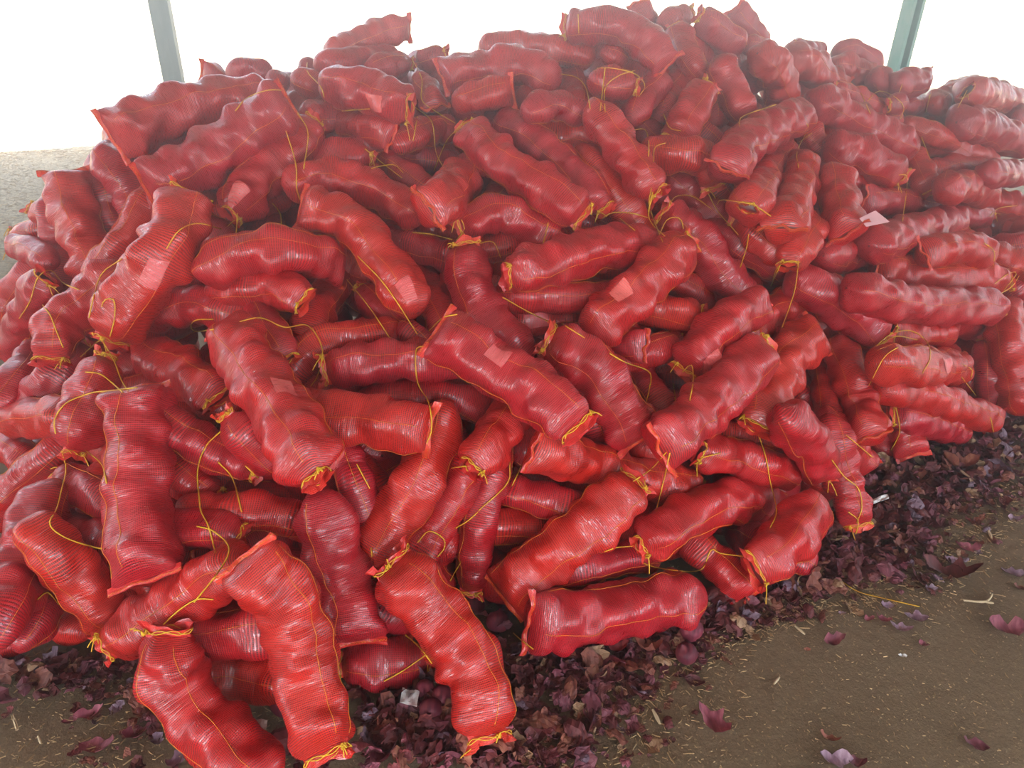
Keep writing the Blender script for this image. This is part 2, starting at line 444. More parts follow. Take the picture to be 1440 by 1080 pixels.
# ------------------------------------------------------------------ the sacks
# one line per sack seen in the photograph: centre line in picture pixels | width | stacking rank | how its two ends look (h hemmed, k tied, n hidden) | label
SACKS = '''
158 193 230 162 310 143 385 138|74|5|hn|pale-lit onion sack lying along the left crest, flat hem at its left end
408 147 350 182 285 225 207 266|78|7|hh|large onion sack slanting down just below the left crest, both ends flat-hemmed
140 215 172 250 195 300|58|4|hn|
92 243 105 300 128 355 138 398|68|6|hn|upright onion sack nearest the bare ground at upper left, folded over at its top
212 285 190 320 165 352|52|6|nn|
267 278 240 340 195 410 158 475|84|8|kk|big slanting onion sack on the left with a square paper label under its net
180 372 128 415 85 455 72 505|62|7|nk|
58 490 25 535|52|6|kn|
44 293 70 305 97 322|34|4|kn|small tied sack tip poking out at the left edge of the heap
80 300 82 340 95 385|50|5|nn|
20 345 50 355 72 372|40|5|kn|
45 385 15 425 -5 485|50|4|nn|
64 392 40 440 12 500|52|5|kn|
105 395 88 430|44|3|nn|
20 334 62 326|26|3|kn|
190 226 262 214|40|2|nn|
260 190 335 174|44|3|nn|
150 270 165 320|50|1|nn|
285 102 322 112|26|2|hn|small flat-hemmed sack end poking above the left crest beside the grey post
318 106 350 98 385 104|34|2|nn|
373 108 408 120|36|3|nn|
408 106 432 117 452 132|42|4|nn|
450 115 500 125 545 140 575 152|62|6|nk|upper left onion sack with a pink paper label near its tied right end
515 98 550 92 577 90|40|4|nk|
460 76 500 60 545 44 575 40|42|3|nh|topmost onion sack left of centre, its flat hem pointing up right against the bright yard
440 92 490 85 555 80|30|3|nn|
425 97 450 100|28|2|nn|
585 88 627 77|26|3|nk|
590 110 612 150|42|5|nh|
422 160 465 165 500 172|46|5|nh|
505 180 530 184 552 192|46|5|nh|
442 172 412 212 362 255 327 302|68|6|kk|onion sack with a large pale label patch above its open tied mouth, left of centre
440 238 480 220 522 225|54|5|nk|
560 245 620 238|45|2|nn|
582 192 612 182 642 188|48|3|nk|
622 108 680 97 735 92 788 118|54|6|hn|
672 68 730 65 790 72 838 80|48|5|nn|
635 146 675 135 720 128|46|7|nh|
725 130 768 147|45|3|nn|
735 162 780 148 828 168|42|7|nk|
775 190 815 193 854 206|42|5|nh|
700 168 752 200 802 245 850 293|54|6|nk|
655 180 705 228 765 265 818 304|64|8|kk|long onion sack slanting down right at upper centre, yellow knotted twine at its top
655 243 635 270 604 292|64|7|nh|short folded onion sack at upper centre with a wide flat hem facing lower left
648 322 700 300 745 318 770 332|56|6|kn|
846 168 880 215 905 250 924 272|54|7|nk|onion sack slanting down right whose dark open mouth trails long yellow twine
833 235 862 268 898 318|50|5|nn|
935 245 975 280 1030 330 1075 368|54|4|nn|
932 300 975 330 1008 375 1050 425|62|6|kn|
1125 418 1080 440 1050 480|50|6|hn|
1072 427 1020 455 962 520|64|8|kk|
970 342 920 385 860 440 822 472|72|9|kn|big onion sack slanting down left at centre, its tied tip at upper right
715 388 780 370 850 350 930 345|66|8|kn|broad onion sack lying crosswise at centre, its yellow-tied end at left
740 418 790 420 845 415|40|5|nn|
735 450 810 452 870 468|44|4|nn|
655 345 662 400 690 450 728 492|68|7|kn|upright onion sack at centre with twine across its top, sagging down right
575 345 632 360|50|2|nn|
595 395 622 445|55|1|nn|
900 430 950 440 984 446|54|7|nk|
975 408 1002 422|44|3|nn|
850 480 908 486|44|6|nh|
283 388 330 362 400 352 480 372|68|7|nh|arched onion sack lying crosswise at left centre, its flat hem at the right end
345 405 390 405 427 422|54|6|nk|short onion sack end tucked under the arched sack, its tied mouth facing right
470 400 440 455|58|4|nn|
425 292 490 312 540 368 588 440|66|8|hn|long onion sack with a square paper label near its lower right end
398 264 460 248 530 268 595 310|56|6|nn|
508 405 545 445 580 475|48|4|kn|
458 520 540 508 628 505|66|6|kn|
615 466 690 515 760 556 812 600|80|10|hk|central large onion sack slanting down right, its flat top hem laced with yellow twine
772 478 830 515 868 565 900 618|76|9|kh|large onion sack slanting down right, just right of the central large sack
545 560 620 558 688 580|48|5|nh|
430 582 520 592 603 604|76|7|nh|thick onion sack lying crosswise with its flat hem and hanging twine at right
722 578 692 620 664 656|66|7|nk|short onion sack slanting down left below the central sack, its mouth bunched and tied
752 632 830 650 900 672 982 690|66|7|hk|
830 590 846 628|48|4|nn|
620 590 600 650 562 715 530 775|78|6|nn|
662 655 625 720 590 780|58|5|nn|
692 665 672 740 662 832|58|4|nk|
720 690 800 712|50|3|nn|
892 678 830 740 760 790 708 838|84|9|kh|large onion sack slanting down left at lower centre, a yellow knot at its upper tip
745 875 820 868 900 852 990 836|84|9|hn|large onion sack lying along the foot of the heap, yellow twine at its left hem
810 800 885 785|50|6|nn|
902 768 970 725 1040 702 1096 712|70|8|kn|
985 637 1040 645 1115 668|60|8|kn|
1150 700 1115 750 1062 800|72|9|nk|rounded onion sack at the right foot, its bright puckered end facing down left
985 772 1020 805 1052 840|54|7|nh|
1020 745 1078 768|54|4|nn|
700 740 765 742|54|2|nn|
1080 492 1020 545 960 600 930 632|72|9|kh|
1148 470 1110 500 1082 555 1064 600|72|8|hk|
1155 490 1160 540 1165 605|40|5|nn|
1172 478 1198 535 1224 615|58|7|nh|
1110 590 1140 628 1156 668|62|8|nk|
1175 625 1190 685 1205 738|54|7|nk|
1120 555 1155 600|50|4|nn|
1192 622 1220 658|38|5|nh|
1105 385 1150 410 1195 440 1240 480|60|7|nk|
1190 405 1260 425 1340 430 1405 432|58|8|nk|long onion sack lying crosswise on the right, bright at its tied right end
1232 375 1290 387 1350 390 1418 394|48|7|hk|
1300 356 1350 348 1398 362|46|8|hn|
1158 360 1240 350|52|6|nn|
1222 346 1290 325 1347 310|56|7|nk|
1215 283 1270 284 1340 300 1392 305|42|6|hk|
1222 510 1280 515 1348 518|54|8|nh|
1255 470 1335 464|50|5|kn|
1240 545 1310 560 1398 592|46|7|nh|
1255 583 1300 593 1352 608|46|6|kh|
1240 560 1265 598 1284 640|46|5|kh|
1355 535 1395 550 1425 572|42|5|nn|
1410 425 1420 500 1442 585|52|6|nn|
1385 478 1390 525|42|5|kn|
1340 450 1402 466|48|4|nn|
318 462 365 530 410 600 444 672|90|10|kk|largest upright onion sack left of centre, slanting down right between two yellow ties
200 495 250 520 308 560|76|7|nk|
190 548 192 640 195 720 205 815|92|10|hh|thick upright onion sack at lower left, twine lying over its flat top hem
148 502 125 565 105 635|70|8|kk|
250 605 300 635 358 660|62|6|nk|
318 585 345 612|40|7|kn|
250 660 302 700|60|5|nk|
15 588 90 586|58|7|nn|
-5 612 35 645|50|4|nn|
78 640 30 680 -15 725|62|6|nn|
145 700 85 668|60|6|nk|
62 712 35 790 -5 870|82|8|nn|thick onion sack at the far left edge of the photograph, slanting down left
85 782 125 830 160 882|70|8|nk|
150 908 230 860 300 812 350 785|76|9|kn|onion sack slanting up right along the left foot, yellow knot at its left
75 865 125 892|50|6|nn|
68 835 45 880 20 915|60|7|kn|
-10 898 35 908|44|5|nn|
245 745 290 745 338 752|56|7|nk|
320 718 370 720 420 732|58|5|nn|
235 800 268 796|36|6|nh|
237 888 245 950 288 1015 385 1110|92|10|kn|front left onion sack lying on the bare earth, its upper tip tied and trailing twine
345 785 402 845 430 935 460 1060|92|11|hk|front row onion sack, second from left, running down to the bottom edge
275 895 375 885|74|7|nn|
290 950 340 948 405 960|72|6|nn|
447 688 465 760 492 840 500 902|84|9|nh|
480 935 540 933 602 930|76|7|kk|
530 850 585 880|52|5|nh|
552 790 610 865 665 940 688 1035|94|11|kk|front centre onion sack lying on the onion skins, orange-laced mouth at its top
375 460 402 505|48|6|nk|
410 520 450 485 520 472|58|4|nn|
220 440 270 428 325 440|58|4|nn|
500 650 532 692|44|3|nn|
85 740 148 762|58|4|nn|
797 38 860 36 905 58 938 92|50|8|kh|onion sack arched over the left side of the summit, its hem pointing down right
898 4 915 52|32|5|hn|small upright sack end at the very top of the summit
925 36 972 20|38|6|nk|
950 38 962 72 988 112|42|6|kn|
984 22 1010 45 1042 72|46|7|kn|
1034 12 1055 40 1080 62|32|6|hn|
1045 60 1078 72|28|6|nn|
1008 78 1028 125 1050 172|48|7|nn|
1065 75 1090 100 1106 142|54|8|nn|
1105 78 1140 96 1178 127|50|7|nh|
1115 68 1152 74|26|5|kn|
1170 75 1205 72 1240 96|30|5|nn|
1168 92 1195 95 1228 110|38|6|nk|
1225 105 1258 126|38|6|nn|
1260 118 1300 114|38|7|nh|
1272 148 1312 150|30|6|nn|
1312 148 1345 130 1370 118|36|6|nn|
1360 128 1400 138 1440 152|42|7|kn|
1345 172 1385 180 1440 204|48|8|nn|
1350 145 1412 160|30|6|nn|
1430 165 1455 172|34|7|nn|
1138 138 1190 163 1245 190 1288 215|52|8|nn|long onion sack slanting down right across the upper right slope, above the paper-topped group
1168 125 1215 145 1268 176|34|7|kn|
1250 148 1275 144|32|7|kn|
1160 200 1200 215 1268 248|56|8|nk|
1138 188 1158 216|40|6|nn|
1134 160 1090 178 1045 205 1022 238|56|9|kh|
998 122 972 155 948 198|54|8|kk|
955 218 990 225 1002 262|52|8|nk|
1105 205 1080 240 1052 292|56|8|nk|
1130 225 1120 270 1100 320|56|8|nh|
1175 250 1180 290 1192 328|56|8|nh|
1128 335 1108 372|56|7|nk|
1035 308 1062 332|36|5|kn|
1040 345 1072 366|44|4|nn|
1145 290 1146 342|40|3|nn|
1140 385 1166 402|34|4|nn|
1288 235 1308 270|44|7|nk|
1328 266 1362 262 1392 278|44|7|nn|
1298 200 1345 210 1398 232|38|6|nn|
1312 238 1350 234 1388 242|34|6|nk|
1385 245 1445 244|38|7|nn|
1275 165 1310 163 1352 172|28|5|nn|
1262 173 1300 184 1322 192|32|6|kn|
1325 192 1372 200|26|5|kn|
1375 216 1445 228|40|3|nn|
1285 205 1297 226|30|5|nn|
1378 283 1445 292|44|4|nn|
1410 320 1450 330|44|5|nn|
1425 347 1450 342|44|5|nn|
1368 350 1420 368 1450 380|44|5|nn|
1424 405 1450 432|40|4|nn|
825 114 855 116 893 122|46|6|nk|onion sack end below the summit with a loop of yellow twine around its tied mouth
845 70 882 88|32|5|nn|
935 110 905 140 885 172|42|5|nn|
975 95 945 130 930 166|44|4|nn|
800 108 816 156|45|4|nn|
840 152 882 162|34|3|nn|
895 170 926 212|50|2|nn|
985 185 1012 206|38|5|nn|
1048 88 1060 132|36|4|nn|
1122 112 1128 142|32|4|nn|
1205 130 1252 136|30|3|nn|
1005 265 1032 302|40|3|nn|
568 245 602 270|40|3|nn|
710 346 748 340|38|5|nn|
815 314 862 320|36|4|nn|
862 305 922 332|40|4|nn|
545 215 602 225|44|2|nn|
955 482 922 492|34|5|kn|
888 508 924 565|52|4|nn|
295 432 342 420|48|2|nn|
745 205 700 150|40|2|nn|
700 640 705 600|50|2|nn|
600 560 640 620|50|2|nn|
1000 500 960 470|60|2|nn|
1080 660 1120 700|55|3|nn|
960 690 930 650|50|2|nn|
1010 610 1060 620|50|3|nn|
1300 420 1200 500|52|2|nn|
1250 640 1230 600|45|3|nn|
480 620 500 680|55|3|nn|
630 850 600 800|55|2|nn|
150 820 140 780|55|3|nn|
115 480 78 530|62|6|kn|
30 565 112 540|52|3|nn|
358 288 412 272|46|2|nn|
1192 262 1228 270|42|3|nn|
990 132 1010 178|44|3|nn|
1135 645 1165 690|46|4|nn|
'''.strip().split('\n')

# picture pixel, depth along the optical axis: the skin of the heap
CTRL = [(150,180,2.55),(390,120,2.85),(285,100,3.1),(540,40,3.2),(600,150,2.95),(700,250,2.65),(700,90,3.05),(890,60,3.15),(900,10,3.35),
        (1060,80,3.4),(1040,10,3.6),(1240,110,3.85),(1170,70,4.0),(1390,200,4.1),(1360,120,4.5),(1440,170,4.6),(1300,300,3.6),(1300,430,3.2),
        (1000,570,2.5),(1100,250,3.1),(1000,200,3.0),(950,400,2.65),(750,400,2.45),(560,400,2.4),(400,370,2.4),(250,350,2.42),(350,580,2.02),(200,650,2.02),
        (60,600,2.35),(50,400,2.75),(90,250,2.85),(0,450,3.0),(700,530,2.2),(850,560,2.3),(600,680,2.1),(450,800,1.92),(800,760,2.15),(1200,560,2.75),(1440,400,3.6),(1150,400,2.85)]
# along the foot the skin meets the earth: depth taken from the ray reaching sack-radius height
FOOT = [(20,900),(150,900),(260,940),(330,1040),(460,1040),(560,930),(680,1020),(800,870),(960,850),(1060,810),(1140,740),(1200,710),(1290,630),(1390,590),(1440,560)]
cp = [(u, v, d) for u, v, d in CTRL] + [(u, v, ground_at(u, v, 0.075)[1]) for u, v in FOOT]
cp = np.array(cp)
def _phi(r2): return 0.5 * r2 * np.log(r2 + 1e-9)
XY = cp[:, :2] / 500.0
A = _phi(((XY[:, None] - XY[None]) ** 2).sum(-1)) + np.eye(len(XY)) * 0.004
Pm = np.column_stack([np.ones(len(XY)), XY])
K = np.block([[A, Pm], [Pm.T, np.zeros((3, 3))]])
W = np.linalg.solve(K, np.concatenate([cp[:, 2], np.zeros(3)]))
def skin_depth(uv):
    q = np.clip(np.asarray(uv, float), [-60, -40], [1500, 1140]) / 500.0
    r2 = ((q[:, None] - XY[None]) ** 2).sum(-1)
    return _phi(r2) @ W[:len(XY)] + W[len(XY)] + q @ W[len(XY) + 1:]

class Sack: pass
sacks = []
for line in SACKS:
    pts, w, z, ends, label = line.split('|')
    p = np.array([float(x) for x in pts.split()]).reshape(-1, 2)
    s = Sack(); s.px = p; s.w = float(w) * 1.04; s.z = float(z); s.ends = ends; s.label = label
    sacks.append(s)

# nodes along every sack, spaced by a third of its width
allq = []; allr = []; owner = []; rank = []; dep = []; glim = []
for k, s in enumerate(sacks):
    L = np.linalg.norm(np.diff(s.px, axis=0), axis=1).sum()
    n = max(3, int(L / (s.w * 0.30)) + 1)
    s.npx = catmull(s.px, n)
    d = skin_depth(s.npx)
    s.r = float(np.clip(s.w / 2 / F * d.mean(), 0.055, 0.105))
    # the centre line lies one radius below the skin
    s.i0 = len(allq)
    for (u, v), dd in zip(s.npx, d):
        q = ray(u, v)
        allq.append(q); owner.append(k); rank.append(s.z); allr.append(s.r)
        dep.append(dd + s.r * 0.3 + (7.0 - s.z) * 0.016)
        g = (s.r * 0.86 - CAM[2]) / q[2] if q[2] < -0.02 else 99.0
        glim.append(g)
    s.i1 = len(allq)
allq = np.array(allq); allr = np.array(allr); owner = np.array(owner); rank = np.array(rank); dep = np.array(dep); glim = np.array(glim)
anchor = dep.copy()
NN = len(dep)
ia, ib = np.where(np.triu(owner[:, None] != owner[None, :], 1))
lat = np.linalg.norm(allq[ia] - allq[ib], axis=1) * 0.5 * (dep[ia] + dep[ib])
keep = lat < (allr[ia] + allr[ib]) * 0.90
ia, ib, lat = ia[keep], ib[keep], lat[keep]
need = np.sqrt(((allr[ia] + allr[ib]) * 0.90) ** 2 - lat ** 2) * 0.88
sgn = np.sign(rank[ib] - rank[ia])          # +1: b lies over a, so a must be deeper
sgn[sgn == 0] = np.where((owner[ib] > owner[ia])[sgn == 0], 1, -1)
for it in range(140):
    gap = (dep[ia] - dep[ib]) * sgn
    viol = np.maximum(need - gap, 0)
    mv = viol * 0.22 * sgn
    delta = np.zeros(NN); cnt = np.zeros(NN)
    np.add.at(delta, ia, mv * 1.15); np.add.at(delta, ib, -mv * 0.85)
    np.add.at(cnt, ia, viol > 0); np.add.at(cnt, ib, viol > 0)
    dep += delta / np.maximum(cnt, 1) * 1.8
    for s in sacks:
        d = dep[s.i0:s.i1]
        sm = d.copy()
        sm[1:-1] = 0.5 * d[1:-1] + 0.25 * (d[:-2] + d[2:])
        if len(d) > 3:
            sm[0] = 0.6 * d[0] + 0.4 * (2 * d[1] - d[2]); sm[-1] = 0.6 * d[-1] + 0.4 * (2 * d[-2] - d[-3])
        dep[s.i0:s.i1] = sm * 0.75 + sm.mean() * 0.0 + d * 0.25
    if it < 110: dep += (anchor - dep) * 0.02
    dep = np.minimum(dep, glim)
    dep = np.minimum(dep, anchor + 0.45)
for s in sacks:
    s.q = allq[s.i0:s.i1]; s.d = dep[s.i0:s.i1]
    s.P = CAM + s.q * s.d[:, None]

def onion_lumps(L, R, seed):
    rg = np.random.default_rng(seed)
    c = []
    sp = rg.uniform(0.060, 0.072)
    x = rg.uniform(0.025, 0.04); k = 0; ph = rg.uniform(0, 6.28)
    while x < L - 0.01:
        n = 4 if rg.random() < 0.55 else 3
        ph += math.pi / n + rg.uniform(-0.25, 0.25)
        for j in range(n):
            c.append((x + rg.uniform(-0.013, 0.013), ph + j * 2 * math.pi / n + rg.uniform(-0.2, 0.2), rg.uniform(0.034, 0.046), rg.uniform(0.6, 1.15)))
        x += sp * rg.uniform(0.88, 1.12)
    return np.array(c)

def sack_grid(P, R, ends, seed, ns=None, nt=40, toward=None, twist=0.0):
    """surface grid (ns, nt, 3) of a filled net sack around its centre line P, and arc lengths"""
    rg = np.random.default_rng(seed + 999)
    L = np.linalg.norm(np.diff(P, axis=0), axis=1).sum()
    if ns is None: ns = int(max(16, min(74, L / 0.0085)))
    C = catmull(P, ns)
    T = np.gradient(C, axis=0); T /= np.linalg.norm(T, axis=1)[:, None]
    Vv = (CAM - C); Vv /= np.linalg.norm(Vv, axis=1)[:, None]
    if toward is not None: Vv = np.tile(toward, (ns, 1))
    B = np.cross(T, Vv); B /= np.linalg.norm(B, axis=1)[:, None] + 1e-9
    Nn = np.cross(B, T)
    sarc = np.linspace(0, L, ns)
    th = np.arange(nt) / nt * 2 * math.pi
    lum = onion_lumps(L, R, seed)
    base = np.full((ns, nt), 0.765)
    bump = np.zeros((ns, nt)); 
    for (x, ph, rho, amp) in lum:
        dth = np.abs((th - ph + math.pi) % (2 * math.pi) - math.pi) * R * 0.92
        d2 = ((sarc[:, None] - x) / rho) ** 2 + (dth[None, :] / rho) ** 2
        b = np.where(d2 < 1, np.sqrt(np.maximum(1 - d2, 0)), 0) * amp
        b = np.where(d2 < 1, b, 0)
        bump = np.maximum(bump, b) + 0.12 * np.minimum(bump, b)
    rr = base + 0.265 * bump
    # the net bridges the hollows: blur, then keep whatever stands proud
    for _ in range(3):
        bl = (np.roll(rr, 1, 1) + np.roll(rr, -1, 1)) * 0.25 + rr * 0.5
        pl = np.vstack([bl[:1], bl, bl[-1:]])
        bl = (pl[:-2] + pl[2:]) * 0.25 + bl * 0.5
        rr = bl + 0.25 * np.maximum(rr - bl, 0)
    # slow swelling and pinching along the length
    ph = rg.uniform(0, 6.28, 3)
    slow = 1 + 0.035 * np.sin(sarc / 0.13 * 2 * math.pi / 1.6 + ph[0]) + 0.03 * np.sin(sarc / 0.07 * 2 * math.pi / 1.1 + ph[1])
    # pulled folds of the net running part-way round
    for _ in range(int(L / 0.05)):
        sx = rg.uniform(0, L); tc = rg.uniform(0, 6.28); slant = rg.uniform(-0.02, 0.02); wd = rg.uniform(0.005, 0.010)
        dt = (th - tc + math.pi) % (2 * math.pi) - math.pi
        env = np.exp(-(dt / rg.uniform(0.5, 1.0)) ** 2)
        rr += rg.uniform(0.012, 0.035) * np.exp(-((sarc[:, None] - sx - slant * dt[None, :]) / wd) ** 2) * env[None, :] * rg.choice([-1, 1, 1])
    rr = rr * slow[:, None] * R * 1.03
    kw = (rg.uniform(0.42, 0.72), rg.uniform(0.42, 0.72))
    wide = np.ones(ns); thin = np.ones(ns)
    for side, e in ((0, ends[0]), (1, ends[1])):
        x = sarc if side == 0 else L - sarc
        if e == 'h':
            t = np.clip(x / 0.062, 0, 1); f = np.sqrt(np.maximum(1 - (1 - t) ** 2, 0))
            thin *= 0.05 + 0.95 * f; wide *= 1.0 + 0.10 * (1 - t) * (t > 0) 
            sq = 1 - f; 
        elif e == 'k':
            t = np.clip((x - 0.008) / 0.070, 0, 1); f = np.sqrt(np.maximum(1 - (1 - t) ** 2, 0))
            thin *= 0.15 + 0.85 * f; wide *= kw[side] + (1 - kw[side]) * f
        else:
            t = np.clip(x / 0.075, 0, 1); f = np.sqrt(np.maximum(1 - (1 - t) ** 2, 0))
            thin *= 0.06 + 0.94 * f; wide *= 0.06 + 0.94 * f
    ct, st = np.cos(th), np.sin(th)
    ctw, stw = math.cos(twist), math.sin(twist)
    # local axes turned by the twist: X is the wide axis of a flattened end
    X = B * ctw + Nn * stw
    Y = -B * stw + Nn * ctw
    G = C[:, None, :] + X[:, None, :] * (rr * wide[:, None] * ct[None, :])[..., None] + Y[:, None, :] * (rr * thin[:, None] * st[None, :])[..., None]
    return G, sarc, L, C, T, X, Y, wide, thin

def grid_mesh(G, L, R, name, mat):
    ns, nt, _ = G.shape
    V = G.reshape(-1, 3)
    i = np.arange(ns - 1)[:, None] * nt; j = np.arange(nt)[None, :]; j2 = (j + 1) % nt
    Fc = np.stack([i + j, i + nt + j, i + nt + j2, i + j2], -1).reshape(-1, 4)
    su = np.concatenate([[0], np.cumsum(np.linalg.norm(np.diff(G, axis=0), axis=2).mean(1))])
    jj = np.broadcast_to(j, (ns - 1, nt)); 
    u0 = jj / nt * 2 * math.pi * R; u1 = (jj + 1) / nt * 2 * math.pi * R
    v0 = np.broadcast_to(su[:-1, None], (ns - 1, nt)); v1 = np.broadcast_to(su[1:, None], (ns - 1, nt))
    uv = np.stack([np.stack([u0, v0], -1), np.stack([u0, v1], -1), np.stack([u1, v1], -1), np.stack([u1, v0], -1)], axis=2).reshape(-1, 2)
    # close both ends with a fan
    c0 = len(V); V = np.vstack([V, G[0].mean(0), G[-1].mean(0)])
    f0 = np.stack([np.full(nt, c0), np.arange(nt), (np.arange(nt) + 1) % nt], -1)
    b = (ns - 1) * nt
    f1 = np.stack([np.full(nt, c0 + 1), b + (np.arange(nt) + 1) % nt, b + np.arange(nt)], -1)
    faces = [tuple(f) for f in Fc] 
    loops = np.concatenate([Fc.ravel(), f0.ravel(), f1.ravel()])
    tot = np.concatenate([np.full(len(Fc), 4), np.full(2 * nt, 3)])
    uvs = np.vstack([uv, np.zeros((6 * nt, 2))])
    me = bpy.data.meshes.new(name)
    me.vertices.add(len(V)); me.vertices.foreach_set('co', V.astype(np.float32).ravel())
    me.loops.add(len(loops)); me.loops.foreach_set('vertex_index', loops.astype(np.int32))
    me.polygons.add(len(tot))
    me.polygons.foreach_set('loop_start', np.concatenate([[0], np.cumsum(tot)[:-1]]).astype(np.int32))
    me.polygons.foreach_set('loop_total', tot.astype(np.int32))
    me.polygons.foreach_set('use_smooth', np.ones(len(tot), bool))
    ul = me.uv_layers.new(name='UVMap'); ul.data.foreach_set('uv', uvs.astype(np.float32).ravel())
    me.update(calc_edges=True)
    me.materials.append(mat)
    return me

def hem_part(root, base, C, T, X, Y, R, wide, side, rg):
    """flat doubled strip beyond a hemmed end, with its row of orange stitches"""
    k = 0 if side == 0 else -1
    d = -T[0] if side == 0 else T[-1]
    c = C[k]; x = X[k]; y = Y[k]
    hw = R * 1.0
    n = 15
    a = np.linspace(-1, 1, n)
    ph = rg.uniform(0, 6.28)
    wav = 0.007 * np.sin(a * 4 + ph) + 0.005 * np.sin(a * 9 + ph * 2)
    bow = 0.010 * (a ** 2) * rg.uniform(0.2, 1.4)
    rows = []; uv = []
    for j, (e, zt) in enumerate([(-0.012, 0.0045), (0.001, 0.0035), (0.009, 0.0015), (0.009, -0.0015), (0.001, -0.0035), (-0.012, -0.0045)]):
        rows.append(c - base + x * (a * hw * (1.0 if e < 0.01 else 1.03))[:, None] + d * (e + bow)[:, None] + y * (wav * (0.3 if e < 0 else 1) + zt)[:, None])
    V = np.array(rows).reshape(-1, 3)
    fc = []; uvs = []
    for j in range(5):
        for i in range(n - 1):
            fc.append((j * n + i, j * n + i + 1, (j + 1) * n + i + 1, (j + 1) * n + i))
            for (jj, i2) in ((j, i), (j, i + 1), (j + 1, i + 1), (j + 1, i)):
                uvs.append((i2 / n * 2 * hw, jj * 0.008))
    link('hem', new_mesh('hem', V, np.array(fc), M_HEM, uvs=uvs), root)
    # zigzag stitching over both faces
    m_ = 44
    aa = np.linspace(-1, 1, m_)
    zig = np.where(np.arange(m_) % 2 == 0, 0.001, 0.006)
    fz = np.where(np.arange(m_) % 4 < 2, 0.004, 0.0025)
    Pz = c - base + x * (aa * hw)[:, None] + d * (zig + 0.010 * aa ** 2 * 0.5)[:, None] + y * (fz + np.interp(aa, a, wav))[:, None]
    Py = Pz - y * 0.0075
    link('stitching', new_mesh('stitching', *merge([tube_geo(Pz, 0.0009, 3), tube_geo(Py, 0.0009, 3)]), M_STITCH), root)

def knot_part(root, base, C, T, X, Y, R, wide, side, rg):
    """gathered mouth: pleated ruffle of net beyond the tie, twine laced round it"""
    d = -T[0] if side == 0 else T[-1]
    k = 0 if side == 0 else -1
    c = C[k] - base; x = X[k]; y = Y[k]
    n = 40
    th = np.arange(n) / n * 2 * math.pi
    kw = wide[k]
    rows = []; prof = [(-0.012, 1.0, 0.0), (0.002, 0.92, 0.06), (0.010, 0.98, 0.14), (0.019, 1.06, 0.20)]
    lob = rg.integers(4, 8); ph = rg.uniform(0, 6.28)
    for j, (e, f, am) in enumerate(prof):
        m_ = f * (1 + am * np.sin(th * lob + ph) + am * 0.5 * np.sin(th * (lob * 2 + 1)))
        ee = e + 0.007 * (j / 3) * np.sin(th * 2 + ph) + 0.004 * (j / 3) * np.sin(th * 5)
        rows.append(c + x * (R * kw * m_ * np.cos(th))[:, None] + y * (R * 0.17 * (m_ + (j / 3) * 0.5 * np.sin(th * 3 + ph)) * np.sin(th))[:, None] + d * ee[:, None])
    nr = len(rows)
    V = np.array(rows).reshape(-1, 3)
    fc = []; uvs = []
    for j in range(nr - 1):
        for i in range(n):
            i2 = (i + 1) % n
            fc.append((j * n + i, j * n + i2, (j + 1) * n + i2, (j + 1) * n + i))
            for (jj, q) in ((j, i), (j, i + 1), (j + 1, i + 1), (j + 1, i)):
                uvs.append((q / n * R * 2.5, jj * 0.009))
    link('gathered_mouth', new_mesh('gathered_mouth', V, np.array(fc), M_HEM, uvs=uvs), root)
    # lacing and knot
    t = np.linspace(0, 2 * math.pi * 1.5, 60)
    lace = c + x * (R * (kw + 0.02) * np.cos(t))[:, None] + y * (R * 0.20 * np.sin(t) + 0.0015 * np.sin(t * 9))[:, None] + d * (0.003 + 0.005 * np.sin(t * 4.3))[:, None]
    kx = c + x * R * kw * rg.choice([-1, 1]) * rg.uniform(0.3, 1.0) + y * R * 0.2 + d * 0.004
    t = np.linspace(0, 2 * math.pi * 2, 34)
    kn = kx + 0.0055 * (x * np.sin(t)[:, None] + y * np.cos(2 * t)[:, None] + d * np.sin(3 * t + 1)[:, None])
    geos = [tube_geo(lace, 0.0015, 4), tube_geo(kn, 0.0019, 4)]
    for q in range(rg.integers(1, 3)):
        a1 = rg.uniform(0, 6.28); ll = rg.uniform(0.02, 0.045)
        t = np.linspace(0, 1, 9)[:, None]
        dirn = (x * math.cos(a1) * 0.8 + y * abs(math.sin(a1)) * 0.5 + d * rg.uniform(0.2, 1.0))
        tail = kx + dirn * t * ll + np.array([0, 0, -1]) * t ** 2 * ll * 0.55
        geos.append(tube_geo(tail, 0.0016, 4))
    link('tie', new_mesh('tie', *merge(geos), M_TWINE), root)

def sample_grid(G, sarc, s, th):
    """surface point and outward direction at arc length s and angle th"""
    ns, nt, _ = G.shape
    fi = np.interp(s, sarc, np.arange(ns)); fj = (np.asarray(th) % (2 * math.pi)) / (2 * math.pi) * nt
    i0 = np.clip(np.floor(fi).astype(int), 0, ns - 2); a = fi - i0
    j0 = np.floor(fj).astype(int) % nt; b = fj - np.floor(fj); j1 = (j0 + 1) % nt
    p = (G[i0, j0] * ((1 - a) * (1 - b))[:, None] + G[i0 + 1, j0] * (a * (1 - b))[:, None] + G[i0, j1] * ((1 - a) * b)[:, None] + G[i0 + 1, j1] * (a * b)[:, None])
    c = G.mean(1); cc = c[i0] * (1 - a)[:, None] + c[i0 + 1] * a[:, None]
    nrm = p - cc; nrm /= np.linalg.norm(nrm, axis=1)[:, None] + 1e-9
    return p, nrm

LABEL_SPOTS = [(213, 386), (572, 406), (526, 143), (333, 268), (757, 450), (1405, 385), (1332, 515), (403, 545), (700, 500), (1420, 318), (462, 675), (1003, 510), (875, 412)]

